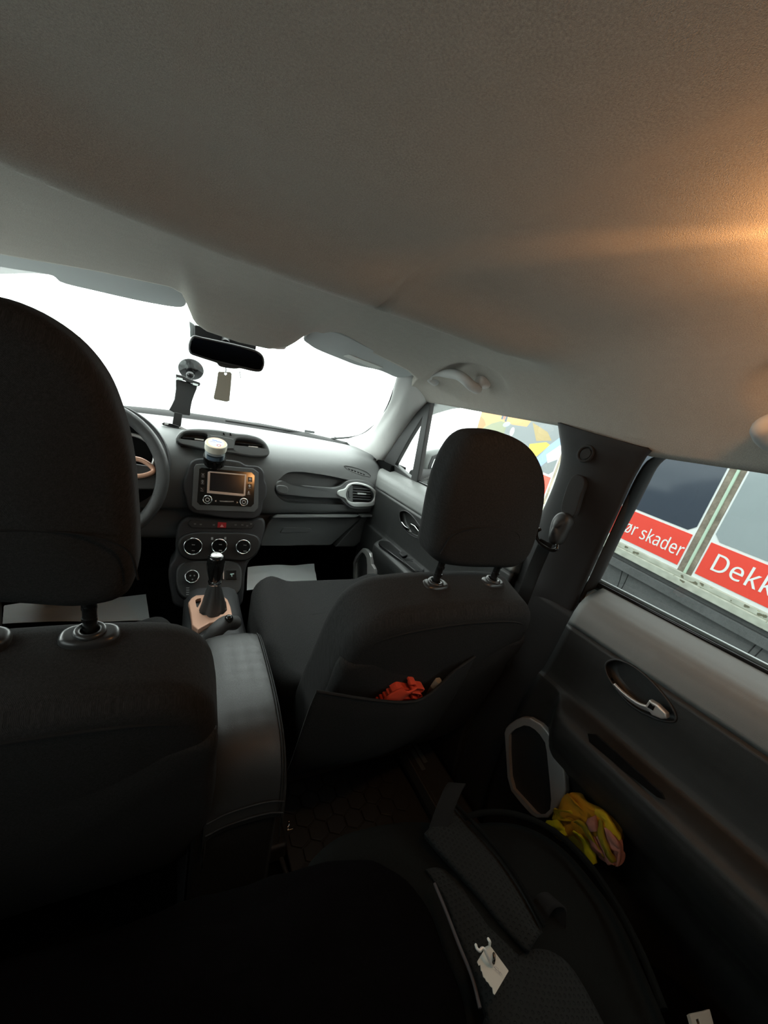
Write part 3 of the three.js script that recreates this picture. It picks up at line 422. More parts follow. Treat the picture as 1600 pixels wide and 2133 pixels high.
// floor console with gear bezel
const cons = thing('centre_console', 'black floor console with copper-tinted gear surround between the front seats', 'console');
{
  const sec = (z, w0, w1, h) => [V3(-0.05 - w0, 0, z), V3(-0.05 - w0, h * 0.6, z), V3(-0.05 - w1 - 0.008, h - 0.02, z), V3(-0.05 - w1 + 0.01, h, z), V3(-0.05, h + 0.002, z), V3(-0.05 + w1 - 0.01, h, z), V3(-0.05 + w1 + 0.008, h - 0.02, z), V3(-0.05 + w0, h * 0.6, z), V3(-0.05 + w0, 0, z)];
  part('console_body', loft([sec(-1.42, 0.085, 0.075, 0.40), sec(-1.22, 0.085, 0.07, 0.405), sec(-1.10, 0.085, 0.07, 0.405), sec(-0.95, 0.085, 0.075, 0.40), sec(-0.75, 0.08, 0.065, 0.40), sec(-0.53, 0.075, 0.06, 0.38)].reverse(), 40, 30, 0.004), M.dashDark, cons);
  part('console_back', box(-0.12, 0.02, 0, 0.375, -0.535, -0.515, 0.008), M.plastic, cons);
  const FY = new Frame(V3(-0.06, 0.42, -1.1), V3(1, 0, 0), V3(0, 0.06, -1));
  const out = [[392, 1258], [398, 1249], [408, 1243], [435, 1241], [463, 1243], [474, 1252], [480, 1266], [485, 1290], [478, 1297], [450, 1298], [436, 1301], [422, 1309], [412, 1315], [400, 1305], [397, 1280]];
  part('gear_surround', slab(FY.at(0.006), FY.pts(out), 0.02, 0.003, [FY.pts([[404, 1254], [409, 1250], [420, 1248], [421, 1256], [412, 1271], [407, 1268]]), FY.pts([[430, 1248], [466, 1249], [473, 1257], [475, 1275], [466, 1284], [445, 1287], [421, 1286], [412, 1280], [420, 1270], [428, 1258]])]), M.accent, cons, 'copper-tinted satin gear lever surround');
  part('gear_well', slab(FY.at(-0.006), FY.pts(out), 0.01), M.plastic, cons);
  // armrest
  const arm = (t) => { const z = lerp(-0.875, -0.505, t); return z; };
  const tops = [[-0.888, 0.435], [-0.882, 0.478], [-0.86, 0.512], [-0.82, 0.524], [-0.74, 0.527], [-0.66, 0.524], [-0.60, 0.515], [-0.555, 0.497], [-0.525, 0.463], [-0.512, 0.42], [-0.508, 0.365]];
  const prof = tops.map(([z, y], i) => { const w = 0.066 + (i < 2 ? -0.006 : 0), c = -0.036; return [V3(c - w, y - 0.075, z), V3(c - w - 0.001, y - 0.03, z), V3(c - w + 0.006, y - 0.009, z), V3(c - w * 0.6, y - 0.001, z), V3(c, y + 0.002, z), V3(c + w * 0.6, y - 0.001, z), V3(c + w - 0.006, y - 0.009, z), V3(c + w + 0.001, y - 0.03, z), V3(c + w, y - 0.075, z)]; });
  const a = part('armrest', loft(prof.reverse(), 40, 50, 0.004), M.leather, cons, 'padded black leather armrest lid');
  for (const sx of [1]) part('stitching', tube(tops.slice(1).map(([z, y]) => V3(-0.036 + sx * 0.056, y - 0.0035, z)), 0.0014, 60, false, 5), M.rubber, a);
  part('stitching', tube(tops.slice(1).map(([z, y]) => V3(-0.036 + 0.061, y - 0.007, z)), 0.0012, 60, false, 5), M.rubber, a);
  for (const [y, z] of [[0.405, -0.5085], [0.38, -0.5065]]) part('seam', tube([V3(-0.10, y - 0.012, z), V3(-0.07, y, z + 0.0015), V3(0.0, y, z + 0.0015), V3(0.028, y - 0.012, z)], 0.0016, 20, false, 5), M.leather, a);
}
const lever = thing('gear_lever', 'black automatic gear lever with leather boot', 'gear lever');
{
  const b = at(443, 1272, 'y', 0.42), t = at(451, 1156, 'z', -1.10), n0 = b.clone().lerp(t, 0.42), n1 = b.clone().lerp(t, 0.55);
  const up = t.clone().sub(b).normalize(), q = new THREE.Quaternion().setFromUnitVectors(V3(0, 1, 0), up), L = b.distanceTo(t);
  const lat = (pts, seg = 28, sx = 1) => { const g = new THREE.LatheGeometry(pts.map(([r, y]) => new THREE.Vector2(r, y)), seg); g.scale(sx, 1, 1); return g.applyQuaternion(q).translate(b.x, b.y, b.z); };
  const boot = new THREE.LatheGeometry([[0.046, -0.01], [0.042, 0.015], [0.034, 0.04], [0.026, 0.07], [0.017, L * 0.50], [0.015, L * 0.53]].map(([r, y]) => new THREE.Vector2(r, y)), 40);
  { const p = boot.attributes.position; for (let i = 0; i < p.count; i++) { const a = Math.atan2(p.getZ(i), p.getX(i)), k = 1 + 0.10 * Math.cos(a * 4) + 0.06 * Math.sin(a * 7 + p.getY(i) * 40); p.setX(i, p.getX(i) * k * 0.8); p.setZ(i, p.getZ(i) * k); } boot.computeVertexNormals(); }
  part('boot', boot.applyQuaternion(q).translate(b.x, b.y, b.z), M.leather, lever);
  part('collar', lat([[0.0155, L * 0.50], [0.018, L * 0.52], [0.018, L * 0.55], [0.0155, L * 0.57]]), M.chrome, lever, 'chrome collar');
  part('knob', lat([[0.014, L * 0.55], [0.019, L * 0.62], [0.024, L * 0.74], [0.026, L * 0.86], [0.024, L * 0.96], [0.018, L * 1.0], [0.001, L * 1.012]], 32, 0.95), M.gloss, lever);
  part('knob_cap', lat([[0.0205, L * 0.965], [0.019, L * 0.99], [0.012, L * 1.012], [0.001, L * 1.018]], 28, 0.95), M.silver, lever, 'satin silver knob cap');
}
const hb = thing('handbrake_lever', 'short black parking brake lever ahead of the armrest', 'handbrake');
{
  const a = at(432, 1345, 'y', 0.44), b = at(446, 1318, 'y', 0.485), c = at(470, 1298, 'y', 0.495), d = at(487, 1297, 'y', 0.485);
  part('grip', tubeCap([a, b, c, d], 0.0195, 24, 16), M.leather, hb); part('release_button', new THREE.SphereGeometry(0.011, 16, 12).translate(c.x + 0.006, c.y + 0.016, c.z + 0.006), M.gloss, hb);
}
// steering wheel
const wheel = thing('steering_wheel', 'black leather steering wheel with copper-tinted spoke trim, half hidden by driver headrest', 'steering wheel');
{
  const FW = new Frame(V3(-0.395, 0.80, -1.20), V3(1, 0, 0), V3(0, 1, -0.36)), R = 0.185;
  part('rim', FW.put(new THREE.TorusGeometry(R, 0.0165, 16, 80)), M.leather, wheel);
  const hub = [[-0.09, 0.06], [0, 0.075], [0.09, 0.06], [0.075, -0.04], [0.03, -0.09], [-0.03, -0.09], [-0.075, -0.04]];
  part('hub', pillow(FW.at(-0.01), hub, 0.06, 0.015, { n: 60, front: 0.012 }), M.plastic, wheel);
  for (const s of [-1, 1]) { const k = part('spoke', pillow(FW.at(-0.005), [[s * 0.07, 0.045], [s * 0.12, 0.035], [s * (R - 0.005), 0.03], [s * (R - 0.004), -0.03], [s * 0.12, -0.035], [s * 0.07, -0.03]], 0.025, 0.005, { n: 40, sharp: true }), M.plastic, wheel); part('spoke_trim', tubeCap([FW.p3(s * 0.08, 0.048, 0), FW.p3(s * 0.135, 0.044, 0.002), FW.p3(s * 0.163, 0.02, 0), FW.p3(s * 0.135, 0.002, 0.003), FW.p3(s * 0.09, 0.004, 0.003)], 0.0065, 30, 8), M.accent, k, 'copper-tinted satin spoke trim'); }
  part('spoke', pillow(FW.at(-0.005), [[-0.03, -0.08], [0.03, -0.08], [0.025, -R + 0.005], [-0.025, -R + 0.005]], 0.02, 0.005, { n: 30, sharp: true }), M.plastic, wheel);
  const bin = thing('instrument_cluster', 'black hooded instrument cluster behind the steering wheel', 'instrument cluster');
  const FI = new Frame(V3(-0.395, 0.80, -1.40), V3(1, 0, 0), V3(0, 1, -0.3));
  const arc = (r, z) => { const a = []; for (let i = 0; i <= 20; i++) { const t = lerp(-0.5, Math.PI + 0.5, i / 20); a.push(FI.p3(Math.cos(t) * r * 1.12, Math.sin(t) * r * 0.95, z)); } return a; };
  part('hood', loft([arc(0.175, -0.12), arc(0.176, 0.02), arc(0.172, 0.05), arc(0.162, 0.045), arc(0.158, -0.06)], 50, 16), M.dashDark, bin);
  part('dial_face', FI.put(new THREE.CylinderGeometry(0.17, 0.17, 0.01, 48).rotateX(Math.PI / 2).scale(1.12, 0.95, 1), -0.07), M.black, bin);
  for (const s of [-1, 1]) part('dial_ring', FI.put(new THREE.TorusGeometry(0.065, 0.006, 10, 40).translate(s * 0.085, 0.02, 0), -0.05), M.silver, bin);
  part('column_shroud', cyl(V3(-0.395, 0.77, -1.44), V3(-0.395, 0.792, -1.225), 0.06, 0.045), M.plastic, bin);
  part('stalk', tubeCap([V3(-0.35, 0.79, -1.29), V3(-0.27, 0.795, -1.29), V3(-0.225, 0.80, -1.285)], 0.008, 16), M.plastic, bin);
}
// ---------- front seats ----------
function carSeat(cx, zTop, label, hrPx, hrZ, posts, drop, cuX, cuW, cuY) {
  const s = thing('car_seat', label, 'car seat', 'front seats');
  const tilt = 17 * Math.PI / 180, FB = new Frame(V3(cx, 0.80 - drop, zTop), V3(1, 0, 0), V3(0, Math.cos(tilt), Math.sin(tilt)));   // back face plane, origin near the top edge
  // backrest
  const o = [[-0.115, 0.007], [0, 0.010], [0.115, 0.007], [0.18, -0.006], [0.214, -0.038], [0.230, -0.10], [0.238, -0.20], [0.245, -0.32], [0.24, -0.44], [0.20, -0.50], [0, -0.51], [-0.20, -0.50], [-0.24, -0.44], [-0.245, -0.32], [-0.238, -0.20], [-0.230, -0.10], [-0.214, -0.038], [-0.18, -0.006]];
  const back = part('backrest', pillow(FB, o, 0.135, 0.034, { n: 110, rings: 8, front: 0.012 }), M.seat, s);
  const lower = part('back_panel', pillow(FB.at(0.004), o.map(([a, b]) => [a * 0.985, Math.min(b, -0.10) * 0.99]), 0.04, 0.02, { n: 90, front: 0.014 }), M.seat, s, 'cloth rear cover of the backrest');
  // piping between top cap and back, and over the shoulder
  const edge = [[-0.226, -0.10], [-0.196, -0.058], [-0.15, -0.034], [0, -0.021], [0.15, -0.034], [0.196, -0.058], [0.226, -0.10]];
  part('piping', tube(edge.map(([a, b], i) => FB.p3(a * 0.985, b, 0.002 - (i % 6 === 0 ? 0.02 : i === 1 || i === 5 ? 0.006 : 0.002))), 0.0022, 60, false, 6), M.seat, back);
  for (const k of [-1, 1]) part('seam', tube([FB.p3(k * 0.115, -0.030, 0.001), FB.p3(k * 0.112, -0.008, -0.014), FB.p3(k * 0.109, 0.002, -0.05), FB.p3(k * 0.106, -0.002, -0.10)], 0.0018, 24, false, 5), M.seat, back);
  // cushion
  const FCu = new Frame(V3(cuX, cuY, zTop - 0.46), V3(1, 0, 0), V3(0, 0.07, -1));
  const cu = [[-0.20, 0.255], [0, 0.275], [0.20, 0.255], [0.25, 0.20], [0.262, 0], [0.255, -0.22], [0.2, -0.26], [0, -0.27], [-0.2, -0.26], [-0.255, -0.22], [-0.262, 0], [-0.25, 0.20]].map(([a, b]) => [a * cuW, b]);
  const cush = part('cushion', pillow(FCu, cu, 0.17, 0.045, { n: 100, rings: 7, warp: ([a, b, c]) => [a, b, c + (c > -0.08 ? 0.022 * smooth(0.12, 0.2, Math.abs(a)) - 0.012 * (1 - smooth(0.1, 0.2, Math.abs(a))) : 0)] }), M.seat, s);
  for (const k of [-1, 1]) part('seam', tube([FCu.p3(k * 0.185, 0.24, -0.012), FCu.p3(k * 0.17, 0.1, 0.006), FCu.p3(k * 0.165, -0.1, 0.006), FCu.p3(k * 0.175, -0.2, 0.008)], 0.002, 30, false, 5), M.seat, cush);
  part('seam', tube([FCu.p3(-0.17, -0.03, 0.006), FCu.p3(-0.13, 0.035, -0.010), FCu.p3(0, 0.05, -0.014), FCu.p3(0.13, 0.035, -0.010), FCu.p3(0.17, -0.03, 0.006)], 0.0025, 40, false, 5), M.seat, cush);
  part('seat_base', box(cuX - 0.21, cuX + 0.21, 0.10, cuY - 0.165, zTop - 0.68, zTop - 0.25, 0.03), M.plastic, s);
  for (const k of [-1, 1]) part('seat_rail', box(cuX + k * 0.18 - 0.02, cuX + k * 0.18 + 0.02, 0.0, 0.10, zTop - 0.75, zTop - 0.36, 0.008), M.plastic, s);
  // headrest with its two posts
  const FH = new Frame(V3(cx, 0.95, hrZ), V3(1, 0, 0), V3(0, 1, 0.10)), mx = hrPx.reduce((a, p) => a + p[0] / hrPx.length, 0), hp0 = hrPx.map(([x, y]) => FH.px(x, y, ((cx > 0 ? x < mx : x > mx) ? -0.035 - 0.03 * Math.min(1, Math.abs(x - mx) / 110) : -0.03) * (1 - 0.55 * smooth(1090, 1190, y)))), hm = hp0.reduce((a, p) => [a[0] + p[0] / hp0.length, a[1] + p[1] / hp0.length], [0, 0]), hpts = hp0.map(([a, b]) => [hm[0] + (a - hm[0]) * 0.985, hm[1] + (b - hm[1]) * 0.985]);
  const h = part('headrest', pillow(FH, hpts, 0.085, 0.030, { n: 110, rings: 8, front: 0.010, back: 0.012 }), M.seat, s);
  const ca = hpts.reduce((a, p) => a + p[0] / hpts.length, 0), vb = Math.min(...hpts.map((p) => p[1]));
  part('seam', tube([FH.p3(ca - 0.095, vb + 0.045, 0.001), FH.p3(ca - 0.085, vb + 0.085, 0.006), FH.p3(ca - 0.05, vb + 0.102, 0.008), FH.p3(ca + 0.05, vb + 0.102, 0.008), FH.p3(ca + 0.085, vb + 0.085, 0.006), FH.p3(ca + 0.095, vb + 0.045, 0.001)], 0.0013, 50, false, 5), M.seat, h);
  for (const px of posts) {
    const a = at(px[0], px[1], 'z', px[2]), top = a.clone().add(V3(0, 0.11, 0.012)), q = part('headrest_post', cyl(a.clone().add(V3(0, -0.03, -0.006)), top, 0.0072), M.chromeDark, s, 'dark steel headrest post');
    for (let k = 0; k < 3; k++) { const c = a.clone().lerp(top, 0.26 + 0.15 * k); part('notch', new THREE.CylinderGeometry(0.0078, 0.0078, 0.004, 16).translate(c.x, c.y, c.z), M.gloss, q); }
    const FG = new Frame(a.clone().add(V3(0, 0.006, 0)), V3(1, 0, 0), V3(0, 0.12, -1)), ov = []; for (let k = 0; k < 16; k++) { const t = k / 16 * Math.PI * 2; ov.push([0.030 * Math.sign(Math.cos(t)) * Math.pow(Math.abs(Math.cos(t)), 0.75), 0.019 * Math.sign(Math.sin(t)) * Math.pow(Math.abs(Math.sin(t)), 0.75)]); }
    const gd = part('post_guide', pillow(FG.at(0.004), ov, 0.022, 0.007, { n: 40 }), M.guide, s, 'black plastic post guide');
    part('guide_collar', FG.put(new THREE.TorusGeometry(0.0125, 0.004, 10, 28), 0.005), M.guide, gd);
    if (px[3]) part('release_button', pillow(FG.at(-0.001), ov.map(([x, y]) => [x * 0.8 - 0.016, y * 0.85]), 0.012, 0.004, { n: 30 }), M.guide, gd);
  }
  return { s, FB, FCu, FH };
}
M.chromeDark = mat(col(0.05), 0.18, { metalness: 0.8 });
M.guide = mat(col(0.03), 0.3);
const hrP = [[1000, 895], [1060, 904], [1104, 934], [1126, 985], [1125, 1040], [1112, 1100], [1097, 1162], [1075, 1183], [1020, 1187], [950, 1180], [905, 1166], [876, 1135], [873, 1095], [885, 1025], [905, 962], [938, 914], [966, 897]];
const P = carSeat(0.335, -0.50, 'black cloth front passenger seat with raised headrest, red cloths in its back pocket', hrP, -0.535, [[905, 1222, -0.575, 1], [1024, 1217, -0.575, 0]], 0.050, 0.305, 1, 0.465);
const hrD = [[-60, 606], [0, 615], [100, 652], [180, 705], [232, 770], [265, 850], [285, 935], [295, 1040], [297, 1105], [290, 1185], [265, 1234], [185, 1254], [60, 1262], [-60, 1262], [-165, 1254], [-245, 1210], [-285, 1120], [-290, 1000], [-270, 860], [-220, 730], [-140, 640]];
const D = carSeat(-0.335, -0.405, 'black cloth driver seat with headrest in front of the steering wheel', hrD, -0.445, [[188, 1330, -0.495, 0], [-55, 1340, -0.495, 1]], 0.060, -0.385, 0.9, 0.405);
// map pocket on the passenger backrest, its mouth drooping open
{
  const F = P.FB, rows = [];
  const mouth = [[660, 1440, 0.014], [720, 1450, 0.026], [785, 1459, 0.042], [840, 1463, 0.050], [880, 1456, 0.046], [915, 1430, 0.036], [945, 1400, 0.026], [990, 1368, 0.012]].map(([x, y, c]) => [...F.px(x, y, c), c]);
  const mk = (f) => mouth.map((m) => { const q = f(m); return F.p3(...q); });
  part('map_pocket', loft([mk((m) => m), mk(([a, b, c]) => [a * 1.02, b - 0.05, c + 0.006]), mk(([a, b, c]) => [a * 1.02, -0.38, c * 0.7 + 0.016]), mk(([a]) => [a, -0.47, 0.012])].reverse(), 40, 20, 0.004), M.seat, P.s, 'black pocket on the backrest with a slack open mouth');
  part('pocket_hem', tube(mk((m) => m), 0.0028, 50, false, 6), M.seat, P.s);
}
// folded red cloths and a wooden handle in the pocket
{
  const F = P.FB.at(0.012);
  const cloth = thing('folded_cloth', 'bright red folded cloth stuffed in the seat-back pocket', 'cloth');
  const c0 = F.px(828, 1440);
  for (let k = 0; k < 6; k++) {                                       // fold layers, each a bent sheet
    const path = [], y0 = F.px(800, 1452 - k * 5.2), n = 14; void n;
    const pts = [[776 + k * 7, 1458 - k * 6.0], [800 + k * 5, 1457 - k * 7.0], [835, 1459 - k * 7.4], [862 + 8 * Math.sin(k * 2.1), 1457 - k * 7.2 + 2 * Math.sin(k * 3)], [866 + 9 * Math.sin(k * 2.1), 1453 - k * 7.4], [848, 1450 - k * 7.0]];
    const p3 = pts.map(([x, y]) => { const [a, b] = F.px(x, y); return F.p3(a, b, 0.010 - 0.003 * k); });
    part('fold', ribbon(p3.map((p, i) => p.clone().add(V3(0, 0.0015 * Math.sin(i * 2 + k), 0))), (t) => F.n.clone().multiplyScalar(-1).addScaledVector(F.v, 0.10 * Math.sin(t * 9 + k)), 0.036, 0.0045), M.redCloth, cloth);
  }
  part('outer_fold', loft([[[768, 1460], [805, 1425], [828, 1412]], [[790, 1460], [812, 1432], [838, 1414]], [[818, 1461], [824, 1440], [860, 1411]]].map((c, j) => c.map(([x, y]) => { const [a, b] = F.px(x, y); return F.p3(a, b, 0.020 + 0.006 * (j === 1)); })), 16, 10, 0.004), M.redCloth, cloth);
  const wood = thing('wooden_handle', 'short pale wooden handle beside the red cloths in the pocket', 'handle');
  const p = (x, y, c) => { const [a, b] = F.px(x, y, c); return F.p3(a, b, c); };
  part('shaft', cyl(p(878, 1448, -0.005), p(906, 1424, 0.002), 0.006, 0.0075), mat(col(0.10, 0.055, 0.035), 0.6), wood, 'dark shaft');
  part('end', cyl(p(903, 1427, 0.001), p(914, 1417, 0.005), 0.0085, 0.007), mat(col(0.34, 0.27, 0.19), 0.6), wood, 'pale end');
}
// belt latch hanging behind the passenger seat
{
  const bl = thing('belt_tongue', 'small chrome seat belt tongue hanging beside the passenger backrest', 'belt tongue'), F = new Frame(V3(0.45, 0.58, -0.55), V3(1, 0, 0), V3(0, 1, 0));
  part('tongue', slab(F, F.pts([[984, 1386], [1004, 1380], [1010, 1378], [1015, 1388], [1010, 1396], [1000, 1402], [990, 1398]]), 0.004, 0.001, [F.pts([[992, 1391], [1003, 1386], [1006, 1390], [997, 1395]])]), M.chromeDark, bl);
  part('bright_edge', pillow(F.at(0.002), F.pts([[1007, 1378], [1010, 1377], [1016, 1386], [1015, 1390]]), 0.003, 0.0006, { n: 16, sharp: true }), M.silver, bl);
  part('clip', pillow(F.at(0.002), F.pts([[963, 1401], [966, 1400], [971, 1407], [968, 1408]]), 0.004, 0.0008, { n: 16, sharp: true }), M.silver, bl);
}
// passenger seat belt: upper anchor, ring and webbing on the pillar
{
  const sb = thing('seat_belt', 'black passenger seat belt with anchor ring on the B-pillar', 'seat belt');
  const F = new Frame(V3(0.575, 0.9, -0.59), V3(0, 0, 1), V3(0.10, 1, 0));
  part('anchor_cover', pillow(F.at(0.016), F.pts([[1150, 1105], [1158, 1080], [1172, 1068], [1188, 1072], [1192, 1084], [1180, 1112], [1165, 1135], [1150, 1132]]), 0.03, 0.012, { n: 50, front: 0.006 }), M.plastic, sb);
  const p = (x, y, c) => { const [a, b] = F.px(x, y, c); return F.p3(a, b, c); };
  part('ring', tubeCap([p(1124, 1103, 0.016), p(1118, 1107, 0.018), p(1117, 1116, 0.02), p(1124, 1130, 0.022), p(1138, 1141, 0.022), p(1152, 1146, 0.02), p(1160, 1143, 0.018), p(1161, 1136, 0.016)], 0.0042, 40, 10), M.chromeDark, sb, 'polished dark steel belt ring');
  const w = ribbon([p(1138, 1128, 0.018), p(1128, 1150, 0.012), p(1105, 1205, 0.008), p(1075, 1290, 0.004), p(1050, 1380, 0.0)], F.u.clone(), 0.034, 0.0015);
  part('webbing', w, M.webbing, sb);
}
// ---------- door fittings ----------
const ringOut = [[1060, 1524], [1063, 1514], [1070, 1506], [1083, 1497], [1097, 1491], [1113, 1493], [1136, 1506], [1150, 1520], [1158, 1533], [1163, 1556], [1166, 1574], [1176, 1586], [1185, 1597], [1187, 1620], [1189, 1644], [1185, 1655], [1176, 1668], [1167, 1682], [1152, 1699], [1128, 1700], [1117, 1694], [1095, 1670], [1074, 1644], [1066, 1615], [1063, 1566]];
const ringIn = [[1068, 1528], [1075, 1518], [1084, 1512], [1101, 1505], [1113, 1507], [1125, 1514], [1136, 1525], [1148, 1543], [1152, 1565], [1154, 1586], [1158, 1625], [1161, 1663], [1159, 1684], [1148, 1694], [1131, 1695], [1122, 1689], [1100, 1665], [1078, 1641], [1071, 1615], [1068, 1566]];
const ringOutF = [[741.5, 1172], [746, 1160], [757, 1147], [762, 1142], [768, 1143.5], [776, 1151.5], [779, 1160], [780, 1175], [787, 1185], [788.5, 1210], [784, 1222], [775, 1238], [760, 1258], [748, 1250], [742, 1225]];
const ringInF = [[745.5, 1172], [750, 1163], [757, 1153], [761, 1149.5], [766, 1153], [770.5, 1161], [772, 1176], [772, 1205], [771, 1226], [763, 1242], [754, 1244], [747, 1232], [745.5, 1200]];
part('speaker_ring', slab(FR.at(0.016), FR.pts(ringOut), 0.016, 0.003, [FR.pts(ringIn)]), M.silver, rearDoor, 'satin silver speaker ring');
part('speaker_grille', slab(FR.at(0.004), FR.pts(ringOut), 0.006), M.plastic, rearDoor);
part('speaker_ring', slab(FR.at(0.016), FR.pts(ringOutF), 0.016, 0.002, [FR.pts(ringInF)]), M.silver, frontDoor, 'satin silver speaker ring');
part('speaker_grille', slab(FR.at(0.004), FR.pts(ringOutF), 0.006), M.plastic, frontDoor);
{
  const rim = (out, r) => { const F = FD.at(0.002); return tube(ring2(F.pts(out), 40).map((p) => F.p3(p.x, p.y, 0)), r, 90, true, 6); };
  const p = (x, y, c) => { const [a, b] = FD.px(x, y, c); return FD.p3(a, b, c); };
  const hR = part('handle_bezel', rim(handleOutR, 0.0022), M.plastic, rearDoor);
  part('release_lever', loft([[p(1277, 1428, 0.004), p(1300, 1452, 0.006), p(1330, 1474, 0.008), p(1352, 1484, 0.008)], [p(1278, 1425, 0.010), p(1302, 1447, 0.012), p(1332, 1467, 0.014), p(1356, 1474, 0.014)]], 24, 4, 0.004), M.silver, rearDoor, 'satin silver door release lever');
  part('lever_end', pillow(FD.at(0.014), FD.pts([[1352, 1468], [1361, 1455], [1378, 1465], [1397, 1484], [1398, 1494], [1386, 1495], [1366, 1487]]), 0.012, 0.003, { n: 40, sharp: true }), M.silver, rearDoor, 'satin silver lever end');
  part('lock_insert', pillow(FD.at(0.0155), FD.pts([[1358, 1470], [1364, 1461], [1374, 1468], [1370, 1477]]), 0.004, 0.001, { n: 24, sharp: true }), M.gloss, rearDoor);
  part('switch_plate', slab(Fside(0.541), Fside(0.541).pts([[1224, 1528], [1240, 1530], [1310, 1592], [1378, 1653], [1384, 1666], [1368, 1660], [1290, 1598], [1228, 1545]]), 0.004), M.gloss, rearDoor);
  part('handle_bezel', rim(handleOutF, 0.002), M.plastic, frontDoor);
  part('release_lever', loft([[p(835, 1090, 0.004), p(842, 1102, 0.006), p(852, 1108, 0.008), p(862, 1109, 0.008)], [p(836, 1087, 0.010), p(843, 1096, 0.012), p(853, 1101, 0.014), p(861, 1100, 0.014)]], 20, 4, 0.004), M.chrome, frontDoor, 'chrome door release lever');
  part('lever_end', pillow(FD.at(0.014), FD.pts([[859, 1100], [861, 1090], [870, 1095], [880, 1108], [878, 1116], [866, 1112]]), 0.012, 0.002, { n: 30, sharp: true }), M.chrome, frontDoor, 'chrome lever end');
  const FA = new Frame(V3(0.59, 0.574, -1.2), V3(0, 0, 1), V3(-1, 0, 0).negate());
  const FA2 = new Frame(at(830, 1160, 'y', 0.572), V3(0, 0, 1), V3(1, 0.0, 0));
  const sp = pillow(new Frame(V3(0.585, 0.588, -1.15), V3(1, 0, 0), V3(0, 0, -1)), new Frame(V3(0.585, 0.588, -1.15), V3(1, 0, 0), V3(0, 0, -1)).pts([[789, 1131], [794, 1126], [810, 1128], [836, 1150], [862, 1168], [884, 1184], [880, 1192], [868, 1191], [840, 1170], [806, 1145]]), 0.008, 0.002, { n: 60 });
  part('switch_plate', sp, M.gloss, frontDoor, 'gloss black window switch plate');
  const FS = new Frame(V3(0.585, 0.590, -1.1), V3(1, 0, 0), V3(0, 0, -1));
  part('window_switch', pillow(FS.at(0.004), FS.pts([[832, 1152], [840, 1150], [848, 1157], [840, 1160]]), 0.006, 0.002, { n: 24 }), M.plastic, frontDoor);
  part('cup_rim', tube(ring2(FS.pts([[842, 1166], [858, 1166], [882, 1184], [878, 1190], [868, 1190]]), 30).map((q) => FS.p3(q.x, q.y, 0.001)), 0.0012, 50, true, 6), M.chromeDark, frontDoor);
}
